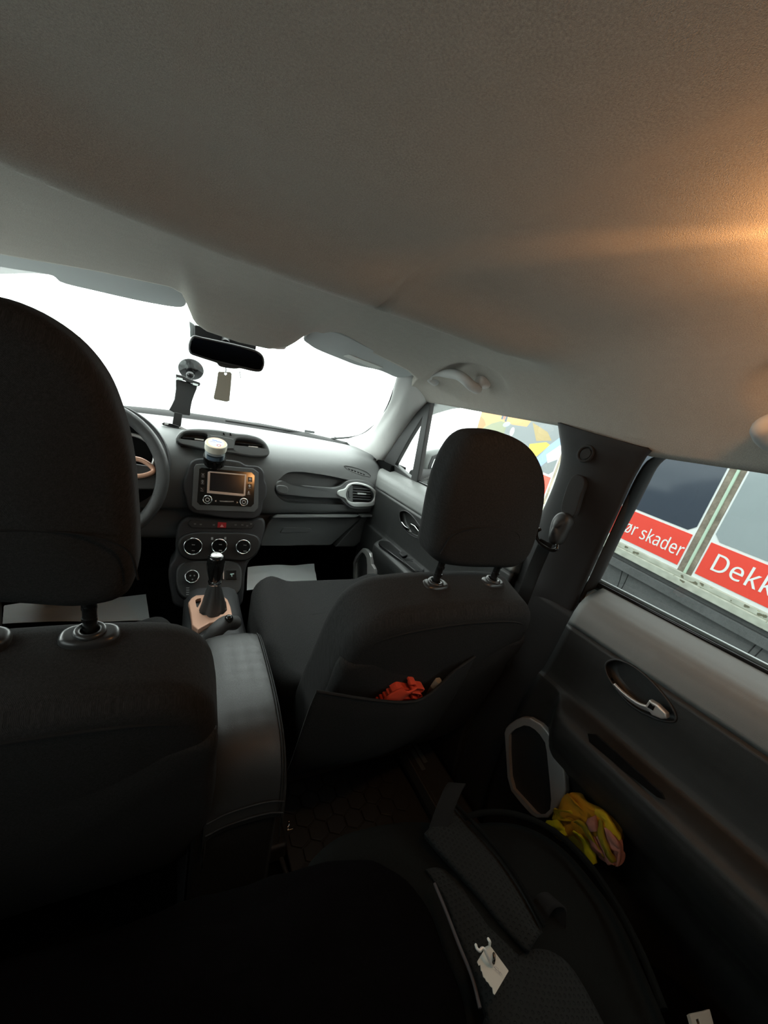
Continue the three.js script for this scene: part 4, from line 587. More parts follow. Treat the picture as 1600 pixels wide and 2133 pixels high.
// dusters pushed into the door pocket: bent petals of cloth
{
  const F = Fside(0.565), cl = (r, g, b) => mat(col(r, g, b), 1, { bumpMap: rep(weaveTex, 0.012), bumpScale: 0.0010 });
  const amber = cl(0.66, 0.33, 0.010), yellow = cl(0.70, 0.50, 0.012), yellowLit = cl(0.80, 0.78, 0.015), olive = cl(0.42, 0.33, 0.012), pink = cl(0.62, 0.27, 0.21);  // brightest yellow is the lit side of the cloth, put into its colour
  const body = (pts, c, d, sv) => pillow(F.at(c), F.pts(pts, c), d, d * 0.45, { n: 90, rings: 6, caps: 14, front: 0.006, warp: ([a, b, e]) => { const n = noise.noise(a * 50 + sv, b * 50, 3) + 0.6 * (1 - 2 * Math.abs(noise.noise(a * 38, b * 55 + sv, 8))); return [a, b, e + 0.007 * n]; } });
  let k = 0;
  const petal = (A, B, lift, c0 = 0.0) => { k++; const q = (l, c) => l.map(([x, y], i) => { const [a, b] = F.px(x, y, c); return F.p3(a, b, c + 0.004 * Math.sin(i * 2.3 + k) ); }); const mid = A.map((p, i) => [lerp(p[0], B[i][0], 0.5), lerp(p[1], B[i][1], 0.5)]), m1 = A.map((p, i) => [lerp(p[0], B[i][0], 0.22), lerp(p[1], B[i][1], 0.22)]), m3 = A.map((p, i) => [lerp(p[0], B[i][0], 0.78), lerp(p[1], B[i][1], 0.78)]);
    const g = loft([q(A, c0), q(m1, c0 + lift * 0.7), q(mid, c0 + lift * 0.85), q(m3, c0 + lift * 0.6), q(B, c0 - 0.002)], 24, 22, 0.0022); const P0 = g.attributes.position, N = g.attributes.normal; for (let i = 0; i < P0.count; i++) { const n = 0.0035 * noise.noise(P0.getY(i) * 45 + k, P0.getZ(i) * 45, k) + 0.0015 * noise.noise(P0.getY(i) * 130, P0.getZ(i) * 130 + k, k); P0.setXYZ(i, P0.getX(i) + N.getX(i) * n, P0.getY(i) + N.getY(i) * n, P0.getZ(i) + N.getZ(i) * n); } g.computeVertexNormals(); return g; };
  const y = thing('duster', 'crumpled yellow duster cloth in the rear door pocket', 'cloth');
  part('crumpled_body', body([[1168, 1668], [1180, 1655], [1195, 1658], [1212, 1672], [1232, 1684], [1262, 1700], [1282, 1725], [1288, 1750], [1276, 1775], [1250, 1786], [1222, 1785], [1200, 1770], [1180, 1750], [1158, 1745], [1145, 1730], [1150, 1712], [1152, 1690], [1162, 1684]], 0.010, 0.028, 3.3), amber, y);
  part('fold', petal([[1164, 1690], [1170, 1668], [1178, 1656], [1190, 1656]], [[1190, 1715], [1215, 1715], [1225, 1705], [1222, 1690]], 0.016, 0.006), amber, y);
  part('fold', petal([[1153, 1684], [1150, 1695], [1152, 1706]], [[1200, 1690], [1206, 1706], [1196, 1712]], 0.012, 0.014), yellow, y);
  part('fold', petal([[1200, 1664], [1214, 1676], [1235, 1688], [1262, 1702]], [[1212, 1704], [1232, 1720], [1256, 1740], [1290, 1752]], 0.016, 0.004), amber, y);
  part('fold', petal([[1238, 1684], [1262, 1694], [1280, 1716], [1292, 1745]], [[1236, 1700], [1254, 1712], [1270, 1736], [1286, 1760]], 0.010, 0.010), yellow, y);
  part('fold', petal([[1150, 1738], [1165, 1722], [1190, 1712]], [[1165, 1752], [1192, 1745], [1215, 1735]], 0.012, 0.008), amber, y);
  part('flap', petal([[1138, 1709], [1137, 1720], [1142, 1732], [1154, 1738]], [[1168, 1710], [1176, 1720], [1184, 1732], [1184, 1739]], 0.010, 0.020), yellowLit, y, 'yellow flap painted brighter as if lit');
  part('fold', petal([[1180, 1745], [1186, 1760], [1200, 1780], [1216, 1792]], [[1200, 1738], [1212, 1755], [1222, 1775], [1230, 1790]], 0.010, 0.010), olive, y);
  part('flap', petal([[1196, 1731], [1208, 1752], [1218, 1782], [1226, 1804]], [[1212, 1736], [1226, 1758], [1242, 1780], [1247, 1796]], 0.010, 0.020), yellowLit, y, 'yellow flap painted brighter as if lit');
  part('fold', petal([[1196, 1712], [1206, 1724], [1222, 1738], [1240, 1760]], [[1206, 1705], [1222, 1722], [1240, 1742], [1262, 1790]], 0.008, 0.024), olive, y);
  part('fold', petal([[1245, 1706], [1244, 1735], [1258, 1770], [1268, 1800]], [[1256, 1712], [1262, 1742], [1278, 1772], [1282, 1796]], 0.010, 0.022), olive, y);
  const pk = thing('duster', 'pinkish brown cloth tucked among the yellow duster in the door pocket', 'cloth');
  part('crumpled_body', body([[1256, 1724], [1272, 1736], [1290, 1752], [1295, 1772], [1293, 1802], [1280, 1804], [1262, 1800], [1245, 1782], [1230, 1760], [1228, 1745], [1242, 1742]], 0.016, 0.014, 6.3), pink, pk);
  part('fold', petal([[1222, 1704], [1222, 1716], [1230, 1732]], [[1240, 1698], [1248, 1712], [1246, 1732]], 0.008, 0.026), pink, pk);
  part('fold', petal([[1224, 1744], [1236, 1768], [1252, 1790], [1266, 1802]], [[1240, 1744], [1254, 1766], [1266, 1786], [1282, 1800]], 0.008, 0.022), pink, pk);
  part('fold', petal([[1258, 1724], [1268, 1748], [1280, 1776], [1284, 1804]], [[1276, 1732], [1294, 1756], [1295, 1780], [1293, 1804]], 0.010, 0.016), pink, pk);
}
// ---------- roof and windscreen fittings ----------
{
  // sun visors: flat padded boards under the header; rear edge first, then front edge
  const vis = (pts, z0, z1, ref, name) => { const a = at(ref[0][0], ref[0][1], 'z', z0), b = at(ref[1][0], ref[1][1], 'z', z0), c = at(ref[2][0], ref[2][1], 'z', z1); const u = b.clone().sub(a).normalize(), v = c.clone().sub(a); const F = new Frame(a, u, v); return [F, F.pts(pts)]; };
  const [FL, pl] = vis([[-330, 470], [-150, 500], [0, 524], [200, 556], [350, 585], [383, 600], [388, 622], [378, 641], [320, 633], [200, 607], [130, 590], [105, 574], [0, 556], [-200, 515], [-330, 490]], -1.13, -1.29, [[0, 520], [375, 590], [0, 562]]);
  const sg = (F) => (F.n.y > 0 ? -1 : 1);
  const v1 = thing('sun_visor', 'grey folded-up driver sun visor left of the mirror', 'sun visor', 'sun visors');
  const flip = (F) => new Frame(F.o, F.u, F.v);
  part('board', pillow(FL.n.y < 0 ? FL : new Frame(FL.o, FL.u.clone().negate(), FL.v), (FL.n.y < 0 ? pl : pl.map(([a, b]) => [-a, b])), 0.014, 0.006, { n: 100 }), M.visor, v1);
  const [FR2, pr] = vis([[632, 710], [642, 696], [656, 686], [700, 693], [780, 730], [862, 768], [866, 780], [828, 787], [806, 778], [790, 772], [745, 762], [705, 747], [655, 726], [640, 716]], -1.12, -1.28, [[660, 690], [850, 768], [670, 730]]);
  const v2 = thing('sun_visor', 'grey folded-up passenger sun visor with pale vanity flap', 'sun visor', 'sun visors');
  const FRn = FR2.n.y < 0 ? FR2 : new Frame(FR2.o, FR2.u.clone().negate(), FR2.v);
  part('board', pillow(FRn, FR2.n.y < 0 ? pr : pr.map(([a, b]) => [-a, b]), 0.014, 0.006, { n: 100 }), M.visor, v2);
  part('vanity_flap', pillow(FRn.at(0.002), FRn.pts([[716, 741], [728, 738], [798, 765], [784, 769]]), 0.004, 0.001, { n: 40, sharp: true }), mat(col(0.58, 0.6, 0.57), 0.6), v2, 'pale label on the vanity flap');
}
{
  const F = new Frame(at(470, 730, 'z', -1.36), V3(1, 0, 0.0), V3(0, 1, 0.10));
  const m = thing('rear_view_mirror', 'black rear-view mirror below the roof console', 'mirror');
  const o = [[392, 725], [395, 709], [403, 699], [420, 702], [444, 707], [502, 720], [535, 730], [548, 740], [552, 757], [546, 773], [535, 775], [499, 767.5], [470, 763], [444, 754], [413, 744], [396, 737]];
  part('housing', pillow(F, F.pts(o), 0.035, 0.008, { n: 90 }), M.plastic, m);
  part('mirror_glass', slab(F.at(0.001), F.pts([[396, 726], [399, 711], [405, 703], [444, 711], [502, 724], [534, 734], [545, 743], [548, 757], [543, 769], [535, 770], [500, 762], [444, 749], [415, 740], [399, 734]]), 0.002), mat(col(0.20, 0.24, 0.32), 0.06, { metalness: 1 }), m);
  part('chin', pillow(F.at(-0.002), F.pts([[452, 755], [475, 760], [500, 766], [497, 768], [478, 767.5], [456, 762]]), 0.015, 0.003, { n: 30 }), M.plastic, m);
  part('sensor_housing', pillow(F.at(-0.05), F.pts([[404, 676], [440, 686], [540, 712], [538, 732], [500, 726], [404, 706]]), 0.05, 0.006, { n: 50, sharp: true }), M.plastic, m);
  part('sensor_shroud', pillow(F.at(-0.06), F.pts([[394, 668], [406, 676], [405, 700], [396, 705]]), 0.04, 0.004, { n: 30, sharp: true }), M.visor, m);
  part('stem', cyl(at(470, 715, 'z', -1.39), at(470, 690, 'z', -1.45), 0.012), M.plastic, m);
  const tagT = thing('air_freshener', 'beige card air freshener hanging below the rear-view mirror', 'air freshener');
  const FT = new Frame(at(465, 800, 'z', -1.38), V3(1, 0, 0), V3(0, 1, 0));
  part('card', slab(FT, FT.pts([[456, 774], [480, 775], [483, 779], [481, 805], [478, 835], [472, 837], [447, 832], [445, 828], [451, 800], [454, 777]]), 0.003, 0.0006, [ring2([FT.px(470, 775.5), FT.px(473, 778.5), FT.px(470, 781.5), FT.px(467, 778.5)], 14).map((p) => [p.x, p.y])]), mat(col(0.40, 0.37, 0.30), 0.9), tagT);
  const p = (x, y, c) => { const [a, b] = FT.px(x, y, c); return FT.p3(a, b, c); };
  part('string', tube([p(470, 763, 0), p(471, 770, 0.001), p(470, 777, -0.001)], 0.0014, 12), mat(col(0.12), 0.9), tagT);
  part('string_end', tube([p(499, 766, 0), p(499, 773, 0.001), p(502, 788, 0.003)], 0.001, 12), mat(col(0.2), 0.9), tagT);
}
// roof console lamp lens edge between the visors
{
  const rc = thing('map_lamp', 'oval map lamp lens on the roof console behind the mirror', 'lamp');
  const a = at(565, 716, 'z', -1.33), F = new Frame(a, V3(1, 0, 0), V3(0, 0.35, -1));
  const F2 = F.n.y < 0 ? F : new Frame(a, V3(-1, 0, 0), V3(0, 0.35, -1));
  part('lens', pillow(F2.at(0.006), F2.pts([[535, 708], [560, 714], [594, 718], [594, 724], [565, 722], [537, 714]]), 0.01, 0.003, { n: 40 }), M.paleTrim, rc);
}
// ceiling grab handles
function grab(label, pts, x) {
  const g = thing('grab_handle', label, 'grab handle', 'ceiling grab handles');
  const P3 = pts.map(([px, py, dx]) => at(px, py, 'x', x + dx));
  part('grip', tubeCap(P3, 0.0135, 50, 14), M.paleTrim, g);
  for (const e of [P3[0], P3[P3.length - 1]]) part('mount', new RoundedBoxGeometry(0.04, 0.03, 0.036, 3, 0.012).translate(e.x + 0.014, e.y + 0.020, e.z), M.paleTrim, g);
}
grab('pale grey ceiling grab handle above the front passenger window', [[906, 795, 0.035], [896, 787, 0.018], [897, 778, 0.004], [908, 774, 0], [932, 777, 0], [953, 781, 0], [968, 790, 0.002], [982, 803, 0.014], [994, 810, 0.035]], 0.495);
grab('pale grey ceiling grab handle above the rear passenger window', [[1606, 918, 0.03], [1594, 905, 0.012], [1592, 892, 0.0], [1612, 882, 0], [1700, 900, 0], [1800, 925, 0.01]], 0.50);
// rear reading lamp just outside the picture: lens and lamp of the same warm colour, its beam grazing the headliner
{
  const rl = thing('reading_lamp', 'warm reading lamp on the headliner above the rear seat', 'lamp');
  const warm = col(1, 0.46, 0.16);
  part('housing', new RoundedBoxGeometry(0.11, 0.014, 0.09, 3, 0.006).translate(LAMP.x, 1.290, LAMP.z + 0.05), M.paleTrim, rl);
  part('lens', new RoundedBoxGeometry(0.05, 0.012, 0.012, 3, 0.004).translate(LAMP.x, LAMP.y + 0.004, LAMP.z + 0.012), new THREE.MeshStandardMaterial({ color: 0x222222, emissive: warm, emissiveIntensity: 6 }), rl);
  const sp = new THREE.SpotLight(warm, 0.22, 0, 0.17, 1, 2); sp.position.set(LAMP.x, LAMP.y, LAMP.z); sp.target.position.set(LAMP.x - 0.115, LAMP.y + 0.036, LAMP.z - 0.25); sp.castShadow = true; sp.shadow.radius = 0.5; rl.add(sp, sp.target);
  const pl = new THREE.PointLight(warm, 0.17, 0, 2); pl.position.set(LAMP.x, LAMP.y - 0.02, LAMP.z); pl.castShadow = true; rl.add(pl);
}
// ---------- things on the dashboard ----------
{
  const F = new Frame(at(385, 830, 'z', -1.66), V3(1, 0, 0), V3(0, 1, 0.05));
  const h = thing('phone_holder', 'black windscreen phone holder with suction cup and clamps', 'phone holder');
  part('back_plate', pillow(F, F.pts([[366, 790], [380, 793], [411, 803], [410, 810], [405, 822], [400, 836], [397, 852], [396, 866], [380, 864], [363, 860], [352, 854], [358, 843], [363, 832], [366, 811]]), 0.012, 0.004, { n: 70, sharp: true }), M.plastic, h);
  part('top_clamp', pillow(F.at(0.014), F.pts([[366, 779], [380, 782], [400, 791], [417, 797], [417, 802], [412, 805], [404, 800], [384, 792], [367, 788]]), 0.02, 0.003, { n: 50, sharp: true }), M.plastic, h);
  for (const q of [[[368, 785], [381, 788], [380, 792], [370, 790]], [[401, 797], [413, 800], [412, 804], [402, 801]]]) part('pad', pillow(F.at(0.0165), F.pts(q), 0.006, 0.001, { n: 24, sharp: true }), mat(col(0.6, 0.64, 0.62), 0.5), h, 'pale clamp pad');
  const c = at(398, 771, 'z', -1.685), Fc = new Frame(c, V3(1, 0, 0), V3(0, 0.45, -1));
  const cupG = new THREE.LatheGeometry([[0.0, 0.016], [0.012, 0.016], [0.018, 0.012], [0.030, 0.004], [0.042, -0.002], [0.043, -0.006], [0.03, -0.004], [0.0, -0.002]].map(([r, y]) => new THREE.Vector2(r, y)), 40).rotateX(-Math.PI / 2 + 0.55 + Math.PI).translate(c.x, c.y, c.z);
  part('suction_cup', cupG, M.gloss, h);
  part('ball_joint', new THREE.SphereGeometry(0.014, 20, 14).translate(c.x - 0.002, c.y - 0.016, c.z + 0.014), M.chromeDark, h);
  part('neck', cyl(V3(c.x - 0.004, c.y - 0.014, c.z + 0.012), at(392, 797, 'z', -1.665), 0.009), M.plastic, h);
  part('stem', pillow(F.at(0.002), F.pts([[363, 858], [380, 862], [377, 887], [359, 883]]), 0.008, 0.002, { n: 30, sharp: true }), M.plastic, h);
  part('lower_clamp', pillow(F.at(0.02), F.pts([[337, 881], [341, 878], [360, 881], [378, 887], [390, 893], [388, 896], [368, 891], [341, 884]]), 0.028, 0.003, { n: 50, sharp: true }), M.gloss, h);
  for (const q of [[[343, 880], [352, 881], [351, 883.5], [343, 882.5]], [[374, 887], [386, 892], [384, 893.5], [373, 889.5]]]) part('pad', pillow(F.at(0.022), F.pts(q), 0.004, 0.0008, { n: 20, sharp: true }), M.silver, h, 'bright clamp pad');
}
{
  const j = thing('jar', 'small glass jar of scent gel with printed orange-rimmed lid above the radio', 'jar');
  const b = at(446, 964, 'z', -1.415), t = at(447, 917, 'z', -1.43); t.x = b.x;
  const H = 0.078, r = 0.0315, L = (pts, seg = 40) => new THREE.LatheGeometry(pts.map(([x, y]) => new THREE.Vector2(x, y)), seg).rotateX(0.40).translate(b.x, b.y, b.z);
  part('holder', L([[0.0, -0.008], [0.028, -0.008], [0.034, 0.0], [0.0355, 0.02], [0.0355, 0.028], [0.0335, 0.028], [0.0335, 0.004], [0.0, 0.001]]), M.gloss, j, 'black cup holder stuck to the dash');
  part('glass', L([[0.0, 0.002], [0.028, 0.002], [r, 0.006], [r, H * 0.66], [0.029, H * 0.72], [0.029, H * 0.76]]), mat(col(0.75, 0.8, 0.82), 0.05, { transmission: 0.6, thickness: 0, ior: 1.45 }), j);
  part('gel', L([[0.0, 0.004], [0.027, 0.004], [0.0295, 0.008], [0.0295, H * 0.5], [0.0, H * 0.52]]), mat(col(0.03, 0.045, 0.05), 0.4), j);
  const lab = new THREE.CylinderGeometry(r + 0.0004, r + 0.0004, 0.034, 40, 1, true, -0.9, 1.8).translate(0, 0.028, 0).rotateX(0.40).translate(b.x, b.y, b.z);
  part('label', lab, mat(col(1), 0.5, { map: printTex(256, 128, (c) => { c.fillStyle = '#5b6c7c'; c.fillRect(0, 0, 256, 128); c.fillStyle = '#c8d6dc'; c.fillRect(20, 66, 34, 50); c.fillRect(120, 84, 60, 32); c.fillRect(64, 76, 44, 40); c.fillStyle = '#23303a'; c.fillRect(186, 0, 40, 128); c.fillRect(0, 0, 256, 18); }) }), j);
  const lid = part('lid', L([[0.030, H * 0.70], [0.0335, H * 0.70], [0.034, H * 0.73], [0.034, H * 0.98], [0.0325, H * 1.01], [0.0, H * 1.01]]), mat(col(0.72, 0.70, 0.60), 0.45), j, 'cream lid');
  const dl = new THREE.CircleGeometry(0.0318, 40).rotateX(-Math.PI / 2).translate(0, H * 1.015, 0).rotateX(0.40).translate(b.x, b.y, b.z);
  part('lid_print', dl, mat(col(1), 0.5, { map: printTex(256, 256, (c) => { c.fillStyle = '#e2a887'; c.fillRect(0, 0, 256, 256); c.fillStyle = '#aeb0c2'; c.beginPath(); c.arc(128, 128, 98, 0, 7); c.fill(); c.fillStyle = '#3b559b'; c.save(); c.translate(128, 100); c.rotate(0.12); c.fillRect(-52, -34, 58, 16); c.fillRect(0, -14, 66, 14); c.fillStyle = '#7d6f86'; c.fillRect(-74, 8, 70, 12); c.restore(); c.strokeStyle = '#a8402e'; c.lineWidth = 11; c.beginPath(); c.arc(158, 182, 22, 0, 7); c.stroke(); c.fillStyle = '#e6e6ea'; c.beginPath(); c.arc(158, 182, 12, 0, 7); c.fill(); }) }), lid);
}
// ---------- floor ----------
{
  // paper foot mats
  const paper = (label, z, pts, y) => { const Fp = new Frame(V3(0, y, z), V3(1, 0, 0), V3(0, 0.22, -1)); const s = Fp.pts(pts); const grid = []; for (let j = 0; j <= 12; j++) { grid[j] = []; for (let i = 0; i <= 20; i++) { const u = i / 20, v = j / 12, a = [0, 1].map((k) => lerp(lerp(s[0][k], s[1][k], u), lerp(s[3][k], s[2][k], u), v)); grid[j][i] = Fp.p3(a[0], a[1], 0.008 * noise.noise(u * 3 + z, v * 4, 1.5) + 0.006 * Math.sin(u * 5)); } } return single('paper_mat', sheet(grid, -0.001), M.paper, label, 'paper mat', 'paper foot mats'); };
  paper('white paper foot mat in the passenger footwell beyond the seat cushion', -1.52, [[516, 1183], [655, 1172], [662, 1215], [514, 1230]], 0.33);
  paper('white paper foot mat in the driver footwell behind the headrest post', -1.75, [[8, 1262], [304, 1236], [312, 1290], [5, 1300]], 0.10);
  // ribbed rubber mat with raised hexagons
  const rm = thing('rubber_mat', 'black rubber rear floor mat with raised hexagon pattern', 'floor mat');
  const F = new Frame(V3(0.30, 0.02, -0.68), V3(1, 0, 0), V3(0, 0, -1)), q = F.pts([[612, 1600], [850, 1600], [900, 1730], [760, 1790], [630, 1775]]);
  const ol = [[-0.19, 0.20], [0.19, 0.20], [0.22, -0.16], [0.20, -0.26], [-0.14, -0.26], [-0.19, -0.16]];
  part('mat_base', pillow(F, ol, 0.014, 0.004, { n: 60, sharp: true }), M.matRubber, rm);
  part('mat_lip', tube(ol.map(([a, b]) => F.p3(a * 0.98, b * 0.98, 0.004)), 0.006, 120, true, 6), M.matRubber, rm);
  const R = 0.026, hex = []; for (let k = 0; k < 6; k++) hex.push([Math.cos(k * Math.PI / 3 + Math.PI / 6) * R, Math.sin(k * Math.PI / 3 + Math.PI / 6) * R]);
  const hg = slab(new Frame(V3(0, 0, 0), V3(1, 0, 0), V3(0, 0, -1)), hex, 0.008, 0.0015);
  for (let j = 0; j < 9; j++) for (let i = 0; i < 7; i++) { const a = -0.155 + i * R * 1.93 + (j % 2) * R * 0.965, b = 0.165 - j * R * 1.66; if (a > 0.17) continue; const m = part('hexagon', hg, M.matRubber, rm); m.position.copy(F.p3(a, b, 0.005)); }
  // sill plate
  const sl = thing('sill_plate', 'black door sill plate with two painted pale reflections beside the passenger seat', 'sill plate');
  part('plate', box(0.50, 0.60, 0.02, 0.085, -1.15, 0.15, 0.012), M.dashDark, sl);
  for (const [x, z0, z1] of [[0.525, -0.80, -0.70], [0.545, -0.80, -0.72]]) part('reflection_strip', box(x - 0.007, x + 0.007, 0.083, 0.088, z0, z1, 0.002), mat(col(0.09, 0.10, 0.10), 0.4), sl);  // pale strips stand in for reflections on the sill
  part('edge_strip', box(0.495, 0.50, 0.05, 0.088, -0.8, 0.1, 0.002), mat(col(0.06), 0.4), sl);
  const bk = thing('seat_anchor', 'small bright metal seat anchor on the tunnel behind the driver seat', 'anchor'), a = at(600, 1720, 'y', 0.06);
  part('bracket', new RoundedBoxGeometry(0.05, 0.05, 0.09, 2, 0.01).translate(a.x - 0.035, 0.04, a.z), M.plastic, bk);
  part('bright_pin', mergeGeometries([new RoundedBoxGeometry(0.006, 0.022, 0.005, 2, 0.002).translate(a.x, a.y + 0.006, a.z), new RoundedBoxGeometry(0.016, 0.005, 0.006, 2, 0.002).translate(a.x + 0.004, a.y - 0.006, a.z + 0.006)]), M.chrome, bk);
}
// ---------- rear bench and what lies on it ----------
{
  const rb = thing('rear_bench', 'black cloth rear bench under the backpack', 'bench seat');
  const F = new Frame(V3(0, 0.345, 0.12), V3(1, 0, 0), V3(0, 0.04, -1));
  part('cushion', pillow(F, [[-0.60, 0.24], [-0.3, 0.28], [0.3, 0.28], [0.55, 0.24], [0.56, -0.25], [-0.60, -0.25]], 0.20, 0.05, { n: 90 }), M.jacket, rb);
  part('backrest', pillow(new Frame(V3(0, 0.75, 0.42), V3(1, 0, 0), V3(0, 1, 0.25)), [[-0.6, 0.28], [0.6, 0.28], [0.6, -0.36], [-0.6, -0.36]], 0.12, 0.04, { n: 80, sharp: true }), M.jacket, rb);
  // backpack lying on its front, harness up
  const bp2 = thing('backpack', 'dark grey backpack lying on the rear bench, harness straps up', 'backpack');
  const FB = new Frame(V3(0.25, 0.47, -0.22), V3(1, 0, 0), V3(0, 0.05, -1));
  const bodyPts = FB.pts([[640, 1790], [690, 1730], [760, 1704], [850, 1690], [950, 1692], [1040, 1690], [1120, 1708], [1200, 1765], [1265, 1840], [1335, 1950], [1410, 2120], [1440, 2260], [1100, 2400], [820, 2300], [760, 2050], [680, 1880]]);
  part('body', pillow(FB, bodyPts, 0.10, 0.04, { n: 120, rings: 8, caps: 14, front: 0.03, warp: ([a, b, c]) => [a, b, c + (c > -0.05 ? 0.006 * noise.noise(a * 12, b * 12, 3) : 0)] }), M.bag, bp2);
  const h = (px, py) => { const [a, b] = FB.px(px, py, 0.022); return FB.p3(a, b, 0.022); };
  const hh = (px, py, up) => { const p = h(px, py); p.y += up; return p; };
  part('piping', tube([h(955, 1712), h(1010, 1698), h(1080, 1704), h(1150, 1736), h(1215, 1795), h(1275, 1880), h(1330, 1985), h(1380, 2110)].map((p) => p.add(V3(0, 0.006, 0))), 0.0045, 70, false, 8), M.bag, bp2);
  const dots = dataTex(64, (x, y) => { const d = Math.hypot((x % 16) - 8, ((y + ((x >> 4) & 1) * 8) % 16) - 8); const v = d < 4 ? 30 : 220; return [v, v, v]; });
  const mesh = mat(col(0.009, 0.010, 0.0095), 0.85, { specularIntensity: 0.4, bumpMap: rep(dots, 0.024), bumpScale: 0.002 });
  const strapG = (L, R, th) => loft([L, L.map((p, i) => p.clone().lerp(R[i], 0.5).add(V3(0, th, 0))), R], 44, 12, 0.012);
  part('shoulder_strap', strapG([hh(880, 1748, 0.012), hh(910, 1790, 0.016), hh(950, 1838, 0.018), hh(1000, 1895, 0.016), hh(1050, 1955, 0.014), hh(1095, 2000, 0.012)], [hh(945, 1695, 0.012), hh(972, 1735, 0.016), hh(1020, 1790, 0.018), hh(1062, 1845, 0.016), hh(1100, 1905, 0.014), hh(1125, 1955, 0.012)], 0.008), mesh, bp2, 'perforated padded shoulder strap');
  part('shoulder_strap', strapG([hh(885, 1815, 0.004), hh(925, 1880, 0.006), hh(950, 1950, 0.006), hh(985, 2040, 0.006), hh(1020, 2150, 0.006)], [hh(925, 1815, 0.004), hh(975, 1860, 0.006), hh(1020, 1920, 0.006), hh(1075, 1990, 0.006), hh(1085, 2150, 0.006)], 0.004), mesh, bp2, 'lower perforated shoulder strap');
  part('strap_edge', tube([hh(942, 1694, 0.02), hh(1000, 1765, 0.026), hh(1062, 1845, 0.024), hh(1125, 1952, 0.02)], 0.003, 40, false, 6), M.bag, bp2);
  part('haul_loop', ribbon([hh(908, 1742, 0.015), hh(918, 1715, 0.03), hh(930, 1690, 0.04), hh(942, 1668, 0.035)], V3(0.8, 0.2, 0.5).normalize(), 0.028, 0.003), M.webbing, bp2, 'webbing haul loop');
  part('side_loop', ribbon([hh(1115, 1915, 0.0), hh(1130, 1900, 0.022), hh(1150, 1905, 0.022), hh(1160, 1925, 0.0)], V3(0.4, 0, 0.9).normalize(), 0.022, 0.003), M.webbing, bp2, 'webbing side loop');
  part('lower_pad', pillow(FB.at(0.03), FB.pts([[1010, 2140], [1060, 2000], [1110, 1960], [1180, 1990], [1240, 2080], [1290, 2200], [1150, 2300], [1020, 2300]], 0.03), 0.03, 0.012, { n: 60, front: 0.006 }), mesh, bp2);
  // black jacket heaped beside it
  const jk = thing('jacket', 'black jacket heaped on the rear bench beside the backpack', 'jacket');
  const FJ = new Frame(V3(-0.10, 0.53, -0.20), V3(1, 0, 0), V3(0, 0.05, -1));
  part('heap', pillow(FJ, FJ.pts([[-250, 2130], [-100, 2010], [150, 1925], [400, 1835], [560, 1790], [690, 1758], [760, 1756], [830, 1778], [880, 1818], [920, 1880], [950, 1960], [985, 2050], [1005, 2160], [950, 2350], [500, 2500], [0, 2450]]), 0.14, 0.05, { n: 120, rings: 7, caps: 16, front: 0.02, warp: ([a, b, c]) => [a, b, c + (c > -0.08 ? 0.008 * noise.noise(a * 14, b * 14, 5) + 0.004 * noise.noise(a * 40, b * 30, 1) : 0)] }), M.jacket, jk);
  part('zip', tube([[905, 1840], [930, 1900], [955, 1965], [985, 2040], [1000, 2100]].map(([x, y]) => { const [a, b] = FJ.px(x, y, -0.012); return FJ.p3(a, b, -0.012); }), 0.0022, 40, false, 6), mat(col(0.035, 0.03, 0.032), 0.6), jk);
}
